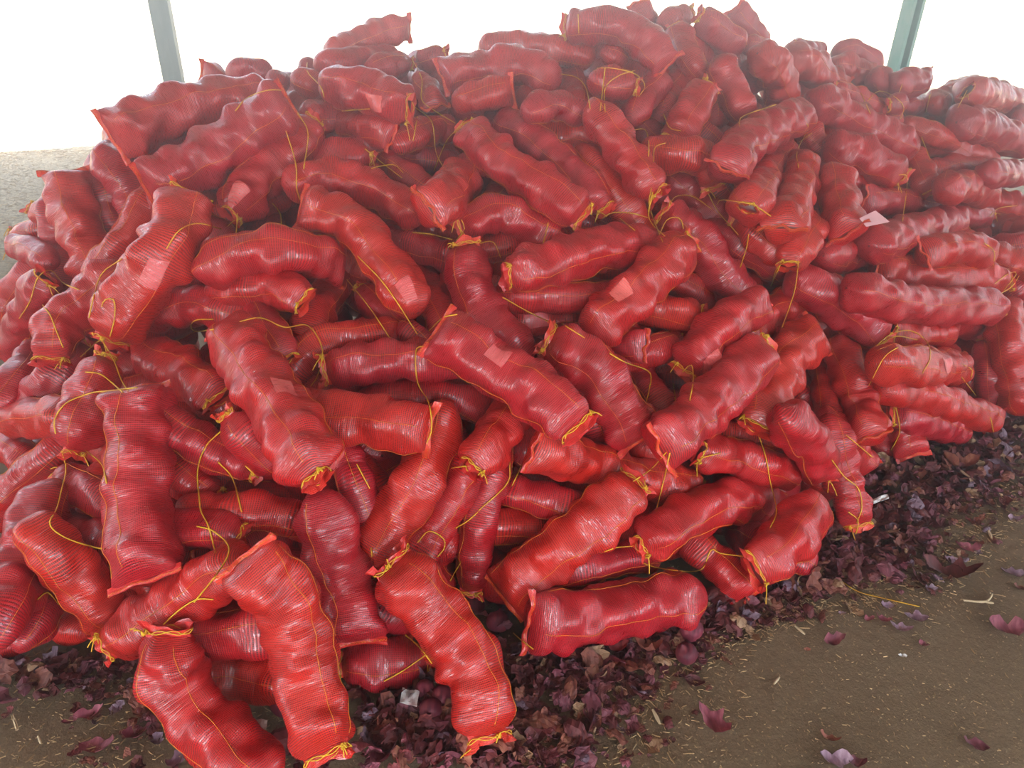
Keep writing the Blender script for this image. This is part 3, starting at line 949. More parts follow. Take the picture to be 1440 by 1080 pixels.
# sizes: a tied or hemmed sack whose other end is hidden runs on into the heap
for k, s in enumerate(sacks):
    P = s.P
    L = np.linalg.norm(np.diff(P, axis=0), axis=1).sum()
    crest = s.px[:, 1].min() < 165
    for side in (0, 1):
        if s.ends[side] == 'n' and L < 0.40 and not crest and s.z <= 8:
            end = P[0] if side == 0 else P[-1]
            tdir = (P[0] - P[1]) if side == 0 else (P[-1] - P[-2])
            tdir /= np.linalg.norm(tdir)
            view = (end - CAM); view /= np.linalg.norm(view)
            dv = tdir * 0.85 + view * 0.6; dv /= np.linalg.norm(dv)
            ext = min(0.16, (0.45 - L) * 0.6)
            new = np.array([end + dv * ext * 0.5 + tdir * 0.02, end + dv * ext])
            if min(new[:, 2]) < s.r * 0.8: continue
            P = np.vstack([new[::-1], P]) if side == 0 else np.vstack([P, new])
    s.Pfull = P

sack_objs = []
for k, s in enumerate(sacks):
    rg = np.random.default_rng(500 + k)
    base = s.Pfull.mean(0).copy(); base[2] -= s.r
    big = s.w > 55
    s.twist = rg.uniform(-0.5, 0.5)
    G, sarc, L, C, T, X, Y, wide, thin = sack_grid(s.Pfull, s.r, s.ends, 40 + k, nt=44 if big else 32, twist=s.twist)
    s.G, s.sarc, s.L = G, sarc, L
    root = link('onion_sack', None, cat='sack', group='red net sacks of onions in the heap', loc=base)
    s.root = root; s.base = base
    link('net_sleeve', grid_mesh(G - base, L, s.r, 'net_sleeve', M_NET), root)
    s.net = root.children[-1] if root.children else None
    # one or two seam threads running down the sack; angle pi/2 - twist faces the viewer
    face = math.pi / 2 - s.twist
    for q, off_ in enumerate((rg.uniform(-0.75, 0.75), rg.uniform(1.15, 1.6) * rg.choice([-1, 1]))):
        if q and rg.random() < 0.35: continue
        ss = np.linspace(0.02, L - 0.02, max(8, int(L / 0.011)))
        wob = 0.10 * np.sin(ss / 0.11 + rg.uniform(0, 6)) + 0.05 * np.sin(ss / 0.031 + rg.uniform(0, 6))
        p, nrm = sample_grid(G, sarc, ss, face + off_ + wob)
        link('seam_thread', new_mesh('seam_thread', *tube_geo(p + nrm * 0.0006 - base, 0.0009, 3), M_SEAM), root)
    for side in (0, 1):
        e = s.ends[side]
        if e == 'h': hem_part(root, base, C, T, X, Y, s.r, wide, side, rg)
        elif e == 'k': knot_part(root, base, C, T, X, Y, s.r, wide, side, rg)
    sack_objs.append(root)

# ------------------------------------------------------------------ packed sacks inside the heap (nothing but glimpses of them is seen)
def covered(uv):
    """is this picture point inside the outline of the heap, with room to spare"""
    u, v = uv
    ok = 0
    for du, dv in ((-34, 0), (34, 0), (0, -34), (0, 34)):
        q = np.array([u + du, v + dv])
        if (np.linalg.norm(allpx - q, axis=1) < allpw * 0.5).any(): ok += 1
    return ok == 4
allpx = np.vstack([s.npx for s in sacks]); allpw = np.concatenate([np.full(len(s.npx), s.w) for s in sacks])
core = []; coreuv = []; coff = 0
rg = np.random.default_rng(3)
cV, cF, cU = [], [], []
for v in range(34, 1000, 42):
    for u in range(20, 1430, 48):
        for layer in ((0, 1, 2) if v < 240 else (0, 1)):
            uu = u + rg.uniform(-14, 14); vv = v + rg.uniform(-12, 12)
            if not covered((uu, vv)): continue
            d = float(skin_depth(np.array([[uu, vv]]))[0]) + (0.20, 0.40, 0.60)[layer]
            near_ = np.linalg.norm(allq - ray(uu, vv), axis=1) * d < 0.13
            if near_.any(): d = max(d, float(dep[near_].max()) + 0.125 + 0.12 * layer)
            P0 = CAM + ray(uu, vv) * d
            a = rg.uniform(0, 6.28)
            t = np.array([math.cos(a), math.sin(a), rg.uniform(-0.35, 0.35)]); t /= np.linalg.norm(t)
            R = 0.082
            hl = 0.17
            E = [P0 - t * hl, P0, P0 + t * hl]
            lo = min(e[2] for e in E)
            if lo < R - 0.10: continue
            if lo < R: E = [e + [0, 0, R - lo] for e in E]
            pu = [project(e) for e in (P0 - t * (hl + .03), P0 + t * (hl + .03))]
            if not all(covered((a_[0], a_[1])) for a_ in pu): continue
            G, sarc, L, C, T, X, Y, wide, thin = sack_grid(np.array(E), R, 'nn', int(rg.integers(1e6)), ns=18, nt=16, toward=np.array([0.1, 0.3, 0.95]))
            ns, nt = 18, 16
            i = np.arange(ns - 1)[:, None] * nt; j = np.arange(nt)[None, :]; j2 = (j + 1) % nt
            Fc = np.stack([i + j, i + nt + j, i + nt + j2, i + j2], -1).reshape(-1, 4)
            jj = np.broadcast_to(j, (ns - 1, nt)); su = np.concatenate([[0], np.cumsum(np.linalg.norm(np.diff(G, axis=0), axis=2).mean(1))])
            u0 = jj / nt * 2 * math.pi * R; u1 = (jj + 1) / nt * 2 * math.pi * R
            v0 = np.broadcast_to(su[:-1, None], (ns - 1, nt)); v1 = np.broadcast_to(su[1:, None], (ns - 1, nt))
            uvc = np.stack([np.stack([u0, v0], -1), np.stack([u0, v1], -1), np.stack([u1, v1], -1), np.stack([u1, v0], -1)], axis=2).reshape(-1, 2)
            core.append((G.reshape(-1, 3), Fc, uvc, (uu, vv), G, sarc, L, R))
# look through the gaps: sacks glimpsed well enough stay things of their own, the rest is one mass
tmp = []
for k, (V_, F_, U_, uv_, *_r) in enumerate(core):
    o = link('probe', new_mesh('probe', V_, F_, M_NET, uvs=U_)); tmp.append(o)
bpy.context.view_layer.update()
dg = bpy.context.evaluated_depsgraph_get()
def shoot(u, v):
    q = ray(u, v); n_ = np.linalg.norm(q)
    hit, loc, nor, idx, ob, mtx = scene.ray_cast(dg, Vector(CAM), Vector(q / n_))
    if not hit: return None
    r = ob
    while r.parent is not None: r = r.parent
    return np.array(loc), np.array(nor), r
seen = {}; seen_at = {}
for v in range(2, 1080, 8):
    for u in range(2, 1440, 8):
        h = shoot(u, v)
        if h is None: continue
        nm = h[2].name
        seen[nm] = seen.get(nm, 0) + 1
        seen_at.setdefault(nm, []).append((u, v))
rank_core = sorted(range(len(core)), key=lambda k: -seen.get(tmp[k].name, 0))
single_core = [k for k in rank_core if seen.get(tmp[k].name, 0) >= 3][:75]
core_seen = {k: np.mean(seen_at[tmp[k].name], axis=0) for k in single_core}
for o in tmp:
    me_ = o.data; bpy.data.objects.remove(o); bpy.data.meshes.remove(me_)
# sacks of the list that nothing shows of are left out
kept = []
for s in sacks:
    if seen.get(s.root.name, 0) == 0:
        for ch in list(s.root.children): bpy.data.objects.remove(ch)
        bpy.data.objects.remove(s.root)
    else: kept.append(s)
sacks = kept
coff = 0
for k, (V_, F_, U_, uv_, G, sarc, L, R) in enumerate(core):
    if k in core_seen:
        s = Sack(); s.px = np.array([core_seen[k]] * 2); s.label = None; s.glimpse = True; s.ends = 'nn'; s.r = R; s.G = G; s.sarc = sarc; s.L = L; s.w = 50
        s.base = V_.mean(0); s.base[2] = V_[:, 2].min()
        s.root = link('onion_sack', None, cat='sack', group='red net sacks of onions in the heap', loc=s.base)
        link('net_sleeve', new_mesh('net_sleeve', V_ - s.base, F_, M_NET, uvs=U_), s.root)
        ss = np.linspace(0.02, L - 0.02, 24)
        p, nrm = sample_grid(G, sarc, ss, RNG.uniform(0, 6.28) + 0.1 * np.sin(ss / 0.1))
        link('seam_thread', new_mesh('seam_thread', *tube_geo(p + nrm * 0.0006 - s.base, 0.0009, 3), M_SEAM), s.root)
        sacks.append(s)
    else:
        cV.append(V_); cF.append(F_ + coff); cU.append(U_); coff += len(V_)
link('packed_sacks', new_mesh('packed_sacks', np.vstack(cV), np.vstack(cF), M_NET, uvs=np.vstack(cU)), kind='stuff', cat='sacks',
     label='shadowed red net sacks packed inside the heap, glimpsed through the gaps')

# ------------------------------------------------------------------ paper labels slipped inside the nets
bpy.context.view_layer.update()
dg = bpy.context.evaluated_depsgraph_get()
net_of = {}
for k, s in enumerate(sacks):
    net_of[s.root.name] = s
for (u, v) in LABEL_SPOTS:
    h = shoot(u, v)
    if h is None or h[2].name not in net_of: continue
    s = net_of[h[2].name]
    D2 = ((s.G - h[0]) ** 2).sum(-1)
    i, j = np.unravel_index(D2.argmin(), D2.shape)
    s0 = s.sarc[i]; t0 = j / s.G.shape[1] * 2 * math.pi
    n1, n2 = 9, 9
    hs = 0.034; ht = 0.030 / s.r
    sk = RNG.uniform(-0.25, 0.25)
    A_, B_ = np.meshgrid(np.linspace(-1, 1, n1), np.linspace(-1, 1, n2), indexing='ij')
    ss = np.clip(s0 + hs * (A_ + sk * B_), 0.005, s.L - 0.005).ravel(); tt = (t0 + ht * (B_ - sk * A_)).ravel()
    p, nrm = sample_grid(s.G, s.sarc, ss, tt)
    i_ = (np.arange(n1 - 1)[:, None] * n2 + np.arange(n2 - 1)[None, :]).ravel()
    fc = np.stack([i_, i_ + n2, i_ + n2 + 1, i_ + 1], -1)
    uvp = np.stack([tt * s.r, ss], -1)
    link('paper_label', new_mesh('paper_label', p + nrm * 0.0016 - s.base, fc, M_LABEL, uvs=uvp[fc.ravel()]), s.root, label='pale paper label showing through the net')

# ------------------------------------------------------------------ loose yellow twine, laid over the sacks
TWINE = '''
234 350 252 324 278 314 311 322
125 447 133 413 144 384 171 364
27 448 42 424 53 391 71 380 89 398 111 407
155 473 161 447 160 422 147 422 143 431
60 429 71 444 78 462 89 489
113 502 138 480 146 480
146 482 160 507 170 533 180 550
301 463 275 466 268 458 276 450 300 449
337 452 367 447 400 460 433 458 453 490 447 527 437 543
120 523 143 527 173 552
78 610 77 590 93 567 127 553 150 550 193 545
88 638 93 660 87 687 80 715 70 737 90 755 127 768 147 772
120 633 143 653 150 680
310 607 290 627 278 660 280 700 283 720 293 740 303 777
307 650 327 673 340 720
345 655 363 672
230 878 253 857 277 843 300 843
273 847 310 800 322 770 300 747 277 740
53 843 67 833 83 850
587 763 603 747 623 757 625 770 615 783
523 783 522 770
633 817 648 790
640 743 657 733 672 720
540 958 567 943 600 920
533 1027 560 1003 580 987 607 957
570 893 590 910 607 933
845 778 867 770 890 768
905 792 923 798 960 803 987 800 1000 773 1013 778 1050 783
722 890 733 900 750 913
643 1070 662 1053
1180 773 1200 757 1207 733 1193 720
1170 647 1187 670 1207 687 1212 713 1205 735
1180 815 1207 832 1237 840 1293 853
1067 612 1077 643 1083 677 1092 718 1083 742
1123 367 1117 410 1100 460
1085 400 1093 377 1110 367 1125 369
1222 542 1243 503 1263 488
1230 488 1253 470 1280 465 1303 480 1308 503 1297 525
1233 486 1260 473 1290 478
1352 530 1373 557
1353 512 1367 520 1365 532
1393 587 1397 607
1190 612 1227 643
1253 633 1265 607 1260 573
1407 413 1423 403 1433 388
1399 399 1416 386 1430 384 1412 408
970 563 975 533 972 513 960 523
980 670 983 647 1013 637
595 487 585 493 587 537 603 567 607 603 600 623
603 465 623 447 643 442
502 653 520 687
503 360 543 403 587 470
488 393 520 433 548 475
707 418 740 437 773 453
790 455 822 475
857 497 880 510 913 523 913 547 908 568
942 637 933 677 923 718
937 636 915 660 890 677
947 540 950 565
635 658 660 655
673 718 713 680 717 650
720 683 732 657
610 240 627 200 642 182 656 166
580 84 593 111 593 140 610 155 640 173
584 151 607 171 613 213 624 236
789 104 811 109 824 124 830 153
813 20 814 47
840 96 862 96 893 104 907 120 898 136
851 158 851 124 869 107 893 99
844 156 851 96
1040 178 1044 164 1091 147
1123 236 1121 213 1136 182 1134 173
1124 200 1142 187
919 228 921 207 936 201
933 160 942 180 958 184
890 183 907 182 912 200 912 220
916 264 913 287 922 316 932 340
918 270 912 300 918 316 935 332
847 307 862 299 889 300 911 306
872 307 893 324
927 331 938 309 956 307 961 322
942 287 951 276 973 276 1000 293
996 272 1009 296 1038 330
1009 287 1016 281 1058 287
1062 289 1084 304
1053 329 1049 351 1041 376
1099 369 1084 402
402 184 413 218 417 240 417 264 422 281
418 158 433 187 427 238
331 156 347 138 376 127 401 127
432 88 433 102 451 122 457 142
481 156 520 153
587 164 581 198
513 209 540 231 565 250
522 237 538 233 555 232 567 243
383 286 394 300 396 321
334 300 332 331
580 327 604 329 636 337
649 309 653 322 642 338
671 343 693 340 704 362
771 313 764 342
1264 246 1276 251 1269 311
1392 304 1404 293 1430 289
1384 342 1398 353 1397 373
1220 142 1236 128 1258 136 1271 151 1266 167
1264 131 1269 118
1347 151 1360 127
1302 158 1308 133
1296 193 1308 224
1224 160 1211 131
'''.strip().split('\n')
loose = 0
for line in TWINE:
    p = np.array([float(x) for x in line.split()]).reshape(-1, 2)
    L = np.linalg.norm(np.diff(p, axis=0), axis=1).sum()
    c = catmull(p, max(6, int(L / 5)))
    pts = []; own = []
    for (u, v) in c:
        h = shoot(u, v)
        if h is None: pts.append(None); own.append(None); continue
        pts.append(np.linalg.norm((h[0] - CAM)) / np.linalg.norm(ray(u, v))); own.append(h[2])
    idx = [i for i, x in enumerate(pts) if x is not None]
    if not idx: continue
    d = np.interp(np.arange(len(c)), idx, [pts[i] for i in idx])
    # twine bridges hollows instead of diving into them
    e = d.copy()
    for _ in range(6):
        sm = e.copy(); sm[1:-1] = 0.5 * e[1:-1] + 0.25 * (e[:-2] + e[2:])
        e = np.minimum(sm, d)
    e -= 0.004
    P = np.array([CAM + ray(u, v) * q for (u, v), q in zip(c, e)])
    cands = [o for o in own if o is not None]
    cs_ = [o for o in cands if o.name in net_of]
    owner_o = max(set(cs_), key=cs_.count) if cs_ else own[0] if own[0] is not None else max(set(cands), key=cands.count)
    V_, F_ = tube_geo(P, 0.0019, 5)
    if owner_o.name in net_of:
        s = net_of[owner_o.name]
        link('drawstring', new_mesh('drawstring', V_ - s.base, F_, M_TWINE), s.root)
    else:
        loose += 1
        b0 = P.mean(0)
        link('twine', new_mesh('twine', V_ - b0, F_, M_TWINE), label=None, cat='twine', loc=b0, group=None)['px'] = 1

# ------------------------------------------------------------------ posts
lp = steel_post(248, 100, 4.9, 0.115, 0.07, M_STEEL_L, 'grey-green steel shed post on the left, rising behind the heap', math.radians(8))
lp.rotation_euler[1] = math.radians(-1.8)
rp = steel_post(1258, 85, 5.0, 0.115, 0.075, M_STEEL_R, 'teal flaking steel shed post on the right, rising behind the heap', math.radians(-150))

# ------------------------------------------------------------------ onion skins
def skin_geo(rg, size, elong=1.0, curl=1.0, na=9, nb=6):
    """a cupped papery petal with a torn edge"""
    a = np.linspace(-1, 1, na); b = np.linspace(-1, 1, nb)
    A_, B_ = np.meshgrid(a, b, indexing='ij')
    wprof = np.sqrt(np.maximum(1 - np.abs(a) ** 2.2, 0)) * 0.9 + 0.06
    ragl = 1 + 0.22 * np.sin(a * 7 + rg.uniform(0, 6)) + 0.28 * rg.uniform(-1, 1, na)
    ragr = 1 + 0.22 * np.sin(a * 6 + rg.uniform(0, 6)) + 0.28 * rg.uniform(-1, 1, na)
    wl = np.where(B_ < 0, ragl[:, None], ragr[:, None])
    x = A_ * size * elong
    y = B_ * wprof[:, None] * wl * size * 0.72
    k = curl * rg.uniform(0.7, 1.5) / size
    z = 0.5 * k * (y ** 2) * 0.9 + 0.28 * k * x ** 2 + 0.10 * size * np.sin(A_ * 3.1 + rg.uniform(0, 6)) * B_
    z += 0.09 * size * rg.uniform(-1, 1, z.shape)
    # twisted tip
    tw = A_ * rg.uniform(-0.5, 0.5)
    y, z = y * np.cos(tw) - z * np.sin(tw), y * np.sin(tw) + z * np.cos(tw)
    V = np.stack([x, y, z], -1).reshape(-1, 3)
    i = (np.arange(na - 1)[:, None] * nb + np.arange(nb - 1)[None, :]).ravel()
    return V, np.stack([i, i + nb, i + nb + 1, i + 1], -1)

def rotmat(rz, rx, ry):
    return np.array(Matrix.Rotation(rz, 3, 'Z') @ Matrix.Rotation(rx, 3, 'X') @ Matrix.Rotation(ry, 3, 'Y'))

def rest_on(V, z=0.0):
    """drop so that the lowest point is just at z"""
    return V - np.array([0, 0, V[:, 2].min() - z])

# band of litter along the foot: inner edge (under the sacks) and outer edge, in picture pixels
BAND = [((760, 1100), (500, 1030)), ((850, 1085), (560, 1000)), ((905, 1000), (640, 960)), ((960, 930), (760, 890)), ((1010, 895), (900, 880)), ((1075, 870), (985, 860)), ((1150, 850), (1080, 800)),
        ((1225, 825), (1150, 745)), ((1300, 815), (1200, 700)), ((1350, 760), (1260, 640)), ((1400, 715), (1340, 600)), ((1450, 680), (1440, 560)), ((1560, 630), (1540, 520))]
def band_pt(t, s):
    k = min(int(t), len(BAND) - 2); f = t - k
    o = np.array(BAND[k][0]) * (1 - f) + np.array(BAND[k + 1][0]) * f
    i_ = np.array(BAND[k][1]) * (1 - f) + np.array(BAND[k + 1][1]) * f
    return i_ * (1 - s) + o * s
bandtheta = RNG.uniform(0, 6)
protos = {}
for mi in range(5):
    protos[mi] = []
    for q in range(6):
        V_, F_ = skin_geo(RNG, 0.022, RNG.uniform(0.85, 1.5), RNG.uniform(0.5, 1.4))
        protos[mi].append((V_, F_, new_mesh('skin', V_, F_, M_SKIN[mi], smooth=False)))
spots = []
def try_spot(u, v, sheet):
    if not (-30 < u < 1470 and v < 1110): return
    h = shoot(u, v)
    if h is None or h[2].name in net_of or h[2].name.startswith('packed'): 
        if RNG.random() > 0.10: return
        sheet = 0.0
    P, dpt = ground_at(u, v)
    spots.append((P, dpt, sheet, u, v))
for n_ in range(5200):
    t = RNG.uniform(0, len(BAND) - 1.001); s = abs(RNG.normal(0, 0.50))
    if s > 1.25: continue
    u, v = band_pt(t, s)
    try_spot(u + RNG.normal(0, 5), v + RNG.normal(0, 5), max(0, 1 - s))
for n_ in range(420):       # between the front sacks and left foot
    u = RNG.uniform(470, 720); v = RNG.uniform(850, 1090); try_spot(u, v, 0.8)
for n_ in range(170):
    u = RNG.uniform(-20, 215); v = 915 + abs(RNG.normal(0, 30)) + u * 0.10; try_spot(u, v, 0.45)
for n_ in range(60):
    try_spot(RNG.uniform(390, 480), RNG.uniform(990, 1085), 0.6)
for n_ in range(45):
    try_spot(RNG.uniform(100, 260), RNG.uniform(960, 1085), 0.1)
# nearest, unhidden ones become things of their own
order = sorted(range(len(spots)), key=lambda i_: spots[i_][1])
SKN = ['curled dark maroon', 'curled purple', 'curled russet', 'dry tan', 'pale lilac']
def zone(u, v):
    if u < 240: return 'on the earth along the left foot of the heap'
    if u < 500: return 'in the gap between the two front left sacks'
    if u < 735 and v < 1100: return 'in the litter between the two front sacks'
    if u < 1010: return 'in the litter below the sack lying along the foot'
    if u < 1220: return 'in the litter below the rounded right foot sack'
    return 'in the litter at the right, near the white plastic strip'
single = set(order[20:][::2][:255])
sV, sF, sM = [], [], []; off_ = 0
for i_, (P, dpt, sheet, u, v) in enumerate(spots):
    mi = int(RNG.choice(5, p=[0.46, 0.25, 0.19, 0.06, 0.04]))
    V_, F_, me = protos[mi][RNG.integers(6)]
    sc_ = RNG.choice([0.45, 0.75, 1.05, 1.5], p=[0.3, 0.35, 0.25, 0.1]) * RNG.uniform(0.85, 1.15) * (0.75 if sheet < 0.12 else 1.0)
    hgt = max(0.0, (0.052 * sheet ** 1.2) * RNG.uniform(0, 1))
    Rm = rotmat(RNG.uniform(0, 6.28), RNG.normal(0, 0.55) * (0.4 + sheet), RNG.normal(0, 0.55) * (0.4 + sheet) + (math.pi if RNG.random() < 0.4 else 0))
    W_ = (V_ * sc_) @ Rm.T
    dz = -W_[:, 2].min() + hgt - 0.003
    loc = np.array([P[0], P[1], dz])
    if i_ in single:
        o = link('onion_skin', me, label='%s onion skin %s' % (SKN[mi], zone(u, v)), cat='onion skin', group='%s onion skins %s' % (SKN[mi], zone(u, v)))
        M4 = Matrix(Rm.tolist()).to_4x4()
        o.matrix_world = Matrix.Translation(Vector(loc)) @ M4 @ Matrix.Scale(sc_, 4)
    else:
        sV.append(W_ + loc); sF.append(F_ + off_); sM.append(np.full(len(F_), mi)); off_ += len(V_)
link('onion_skin_litter', new_mesh('onion_skin_litter', np.vstack(sV), np.vstack(sF), smooth=False, mats=M_SKIN, mat_idx=np.concatenate(sM)), kind='stuff', cat='litter',
     label='thick litter of dark red onion skins along the foot of the heap')

ISOL = [  # u v size_px elong material rot label
 (138,1050,30,1.3,1,0.1,'large crumpled purple onion skin on bare earth, bottom left corner'),
 (116,942,30,1.0,2,1.4,'upright cupped pinkish onion skin on the earth left of the front left sack'),
 (83,958,17,1.0,1,0.5,'small pink onion skin just left of the upright cupped one'),
 (128,1004,17,1.7,1,0.2,'narrow reddish onion skin strip on bare earth below the cupped skin'),
 (133,976,15,1.2,0,0.9,'small dark onion skin between the cupped skin and the reddish strip'),
 (98,1014,12,1.3,1,0.7,'tiny dark purple onion skin touching the reddish strip on its left'),
 (192,1034,24,1.3,1,0.5,'purple onion skin beside the front left sack, left of its middle'),
 (222,1042,16,1.1,4,2.0,'lilac onion skin closest to the front left sack'),
 (246,1070,22,1.2,4,1.2,'grey-lilac onion skin at the bottom edge under the front left sack'),
 (1002,1024,34,1.35,1,-0.9,'folded dark purple onion skin alone on the earth, lower right of the litter'),
 (1165,1038,13,1.8,2,-0.4,'short pink curled onion skin near the bottom edge, above the dark lilac pair'),
 (1172,1068,24,1.5,4,0.0,'dark lilac onion skin at the bottom edge, right of centre'),
 (1206,1074,20,1.2,1,0.2,'purple onion skin overlapping the right of the dark lilac one at the bottom edge'),
 (1370,1048,22,1.3,1,-0.4,'cupped purple onion skin alone on the earth near the bottom right corner'),
 (1412,884,30,1.3,1,-0.2,'biggest red-purple onion skin on the bare earth at the right edge'),
 (1288,870,18,1.4,4,-0.3,'slate-coloured onion skin on bare earth, above the white seed'),
 (1266,885,16,1.5,4,-0.1,'pale lilac onion skin just below left of the slate-coloured one'),
 (1298,907,11,1.2,1,-0.3,'small dark onion skin right of the white seed'),
 (1173,902,18,1.4,1,-0.1,'brownish purple onion skin alone, below the twine on the earth'),
 (1135,913,7,1.1,2,0,'tiny pink onion skin left of the brownish purple one'),
 (1248,817,11,1.2,2,0.8,'small red onion skin above the yellow twine on the earth'),
 (1184,863,8,1.1,4,0,'small slate onion skin above the brownish purple one'),
 (1222,870,10,1.2,1,0,'small purple onion skin below the left half of the loose twine'),
 (1241,872,11,1.6,1,-0.4,'thin curved purple skin under the middle of the loose twine'),
 (1246,852,12,1.4,4,0,'lilac onion skin touching the yellow twine on the earth'),
 (1307,830,12,1.3,4,0.2,'pale blue-lilac onion skin right of the yellow twine'),
 (1424,806,16,1.4,4,-0.3,'pale lilac onion skin near the right edge, upper of two'),
 (1434,828,13,1.2,2,-0.3,'pinkish onion skin at the right edge, lower of two'),
 (1428,732,14,1.4,4,-0.2,'bluish onion skin at the right edge beyond the litter'),
 (1335,808,34,1.7,0,-0.5,'long twisted maroon onion skin reaching out onto the bare earth on the right'),
 (1358,772,20,1.5,1,0.0,'rounded purple onion skin at the litter edge, right of the long twisted one'),
 (1338,788,13,1.3,4,0.0,'smaller grey-purple skin just above the long twisted maroon one'),
 (808,1055,30,1.2,0,0.2,'large dark purple cupped onion skin near the bottom edge right of the front sack'),
 (910,922,28,1.1,2,-0.2,'large russet onion skin under the sack at the foot of the heap'),
 (866,918,22,1.2,0,0.1,'dark brown onion skin left of the large russet one'),
 (1345,664,30,1.2,2,0.2,'large russet onion skin pointing up in the right-hand litter'),
 (1284,680,26,1.1,2,0.9,'russet onion skin left of the pointed one in the right-hand litter'),
 (1262,748,24,1.1,1,0.0,'domed dark purple onion skin below the white plastic strip'),
 (1415,703,14,1.4,3,-0.3,'tan dry skin at the outer edge of the right-hand litter'),
]
for (u, v, px, el, mi, rot, lab) in ISOL:
    P, dpt = ground_at(u, v)
    size = px * dpt / F * 0.62
    V_, F_ = skin_geo(RNG, size, el, 1.5 if mi != 2 else 2.0)
    if 'pinkish' in lab and 'cupped' in lab:
        V_ = V_ @ rotmat(0, 0.9, 0).T
    V_ = V_ @ rotmat(rot, RNG.uniform(-0.25, 0.25), RNG.uniform(-0.2, 0.2)).T
    lift = 0.02 if ('litter' in lab or 'russet' in lab or 'brown onion' in lab or 'front sack' in lab) and 'edge' not in lab else -0.002
    V_ = rest_on(V_, lift)
    me = new_mesh('onion_skin', V_, F_, M_SKIN[mi])
    link('onion_skin', me, label=lab, cat='onion skin', loc=(P[0], P[1], 0))

# ------------------------------------------------------------------ chaff and straw (uncountable)
stV, stF = [], []; off_ = 0
def sliver(P, ln, wd, rg):
    a = rg.uniform(0, 6.28); d = np.array([math.cos(a), math.sin(a), 0]); s_ = np.array([-d[1], d[0], 0])
    bend = rg.uniform(-0.3, 0.3) * ln
    top = rg.uniform(0.0015, 0.004)
    pts = []
    for f in (-0.5, 0, 0.5):
        c = P + d * ln * f + s_ * bend * (0.25 - f * f)
        w = wd * (1.0 if f == 0 else 0.55)
        for q, hh in ((-1, 0), (0, top), (1, 0)):
            pts.append(c + s_ * w * 0.5 * q + np.array([0, 0, hh + 0.001]))
    V_ = np.array(pts)
    F_ = np.array([[0, 3, 4, 1], [1, 4, 5, 2], [3, 6, 7, 4], [4, 7, 8, 5]])
    return V_, F_
def add_sliver(u, v, big=1.0, z=0.0):
    global off_
    P, dpt = ground_at(u, v)
    if dpt > 9 or dpt < 0: return
    P = P.copy(); P[2] = z
    V_, F_ = sliver(P, RNG.uniform(0.004, 0.024) * big, RNG.uniform(0.0007, 0.0024) * big, RNG)
    stV.append(V_); stF.append(F_ + off_); off_ += 9
for n_ in range(2600):
    t = RNG.uniform(0, len(BAND) - 1.001); s = RNG.normal(0.95, 0.28)
    u, v = band_pt(t, s); add_sliver(u + RNG.normal(0, 8), v + RNG.normal(0, 8), RNG.choice([0.7, 1.0, 1.6], p=[0.5, 0.4, 0.1]), 0.02 * max(0, 1 - s))
for n_ in range(2600):
    add_sliver(RNG.uniform(850, 1470), RNG.uniform(650, 1100), RNG.choice([0.22, 0.45, 0.9], p=[0.62, 0.33, 0.05]))
for n_ in range(1100):
    add_sliver(RNG.uniform(-30, 420), RNG.uniform(900, 1100), RNG.choice([0.5, 0.8, 1.2], p=[0.55, 0.35, 0.1]))
for n_ in range(5000):
    add_sliver(RNG.uniform(-40, 170), 212 + 260 * RNG.random() ** 1.6, RNG.choice([0.9, 1.7], p=[0.6, 0.4]))
for n_ in range(500):
    add_sliver(RNG.uniform(1290, 1480), RNG.uniform(102, 135), 1.6)
link('chaff', new_mesh('chaff', np.vstack(stV), np.vstack(stF), M_STRAW), kind='stuff', cat='chaff', label='scattered straw-coloured chaff and stem slivers on the earth')

# ------------------------------------------------------------------ loose onions
def onion(u, v, r, lab, z=0.0, tilt=0.8):
    P, dpt = ground_at(u, v, r * 0.8)
    rg_ = RNG
    root = link('onion', None, label=lab, cat='onion', loc=(P[0], P[1], z))
    n1, n2 = 18, 22
    ph = np.linspace(0, math.pi, n1); th = np.linspace(0, 2 * math.pi, n2, endpoint=False)
    rad = np.sin(ph) ** 0.9 * r * (1 + 0.03 * np.sin(ph * 3)); zz = -np.cos(ph) * r * 0.86
    zz[-3:] += np.array([0.0, 0.12, 0.35]) * r; rad[-2] = r * 0.20; rad[-1] = r * 0.07; rad[0] = 0.001
    V_ = np.stack([rad[:, None] * np.cos(th) * (1 + 0.03 * np.cos(2 * th)), rad[:, None] * np.sin(th), zz[:, None] + 0 * th], -1).reshape(-1, 3)
    Rm = rotmat(rg_.uniform(0, 6), tilt, 0)
    V_ = V_ @ Rm.T; lo = V_[:, 2].min(); V_ = V_ - [0, 0, lo]
    i = np.arange(n1 - 1)[:, None] * n2; j = np.arange(n2)[None, :]; j2 = (j + 1) % n2
    link('bulb', new_mesh('bulb', V_, np.stack([i + j, i + j2, i + n2 + j2, i + n2 + j], -1).reshape(-1, 4), M_ONION), root)
    g = []
    for q in range(7):
        a = q / 7 * 6.28; t = np.linspace(0, 1, 5)[:, None]
        p = np.array([[0, 0, -r * 0.84]]) + t * np.array([[math.cos(a) * 0.35 * r, math.sin(a) * 0.35 * r, -0.25 * r]])
        g.append(tube_geo(p @ Rm.T - [0, 0, lo], 0.0009, 3))
    link('roots', new_mesh('roots', *merge(g), M_STRAW), root)
onion(598, 984, 0.026, 'small shiny red onion between the two front sacks, right of the foil packet', z=0.035, tilt=1.0)
onion(622, 990, 0.034, 'brownish red onion touching the front centre sack, beside the small shiny one', z=0.02, tilt=1.9)
onion(606, 1010, 0.030, 'dark red onion lying in front of the small shiny onion', z=0.03, tilt=1.2)
onion(700, 876, 0.034, 'dark onion in the shade between the front centre sack and the slanting sack', tilt=0.6)
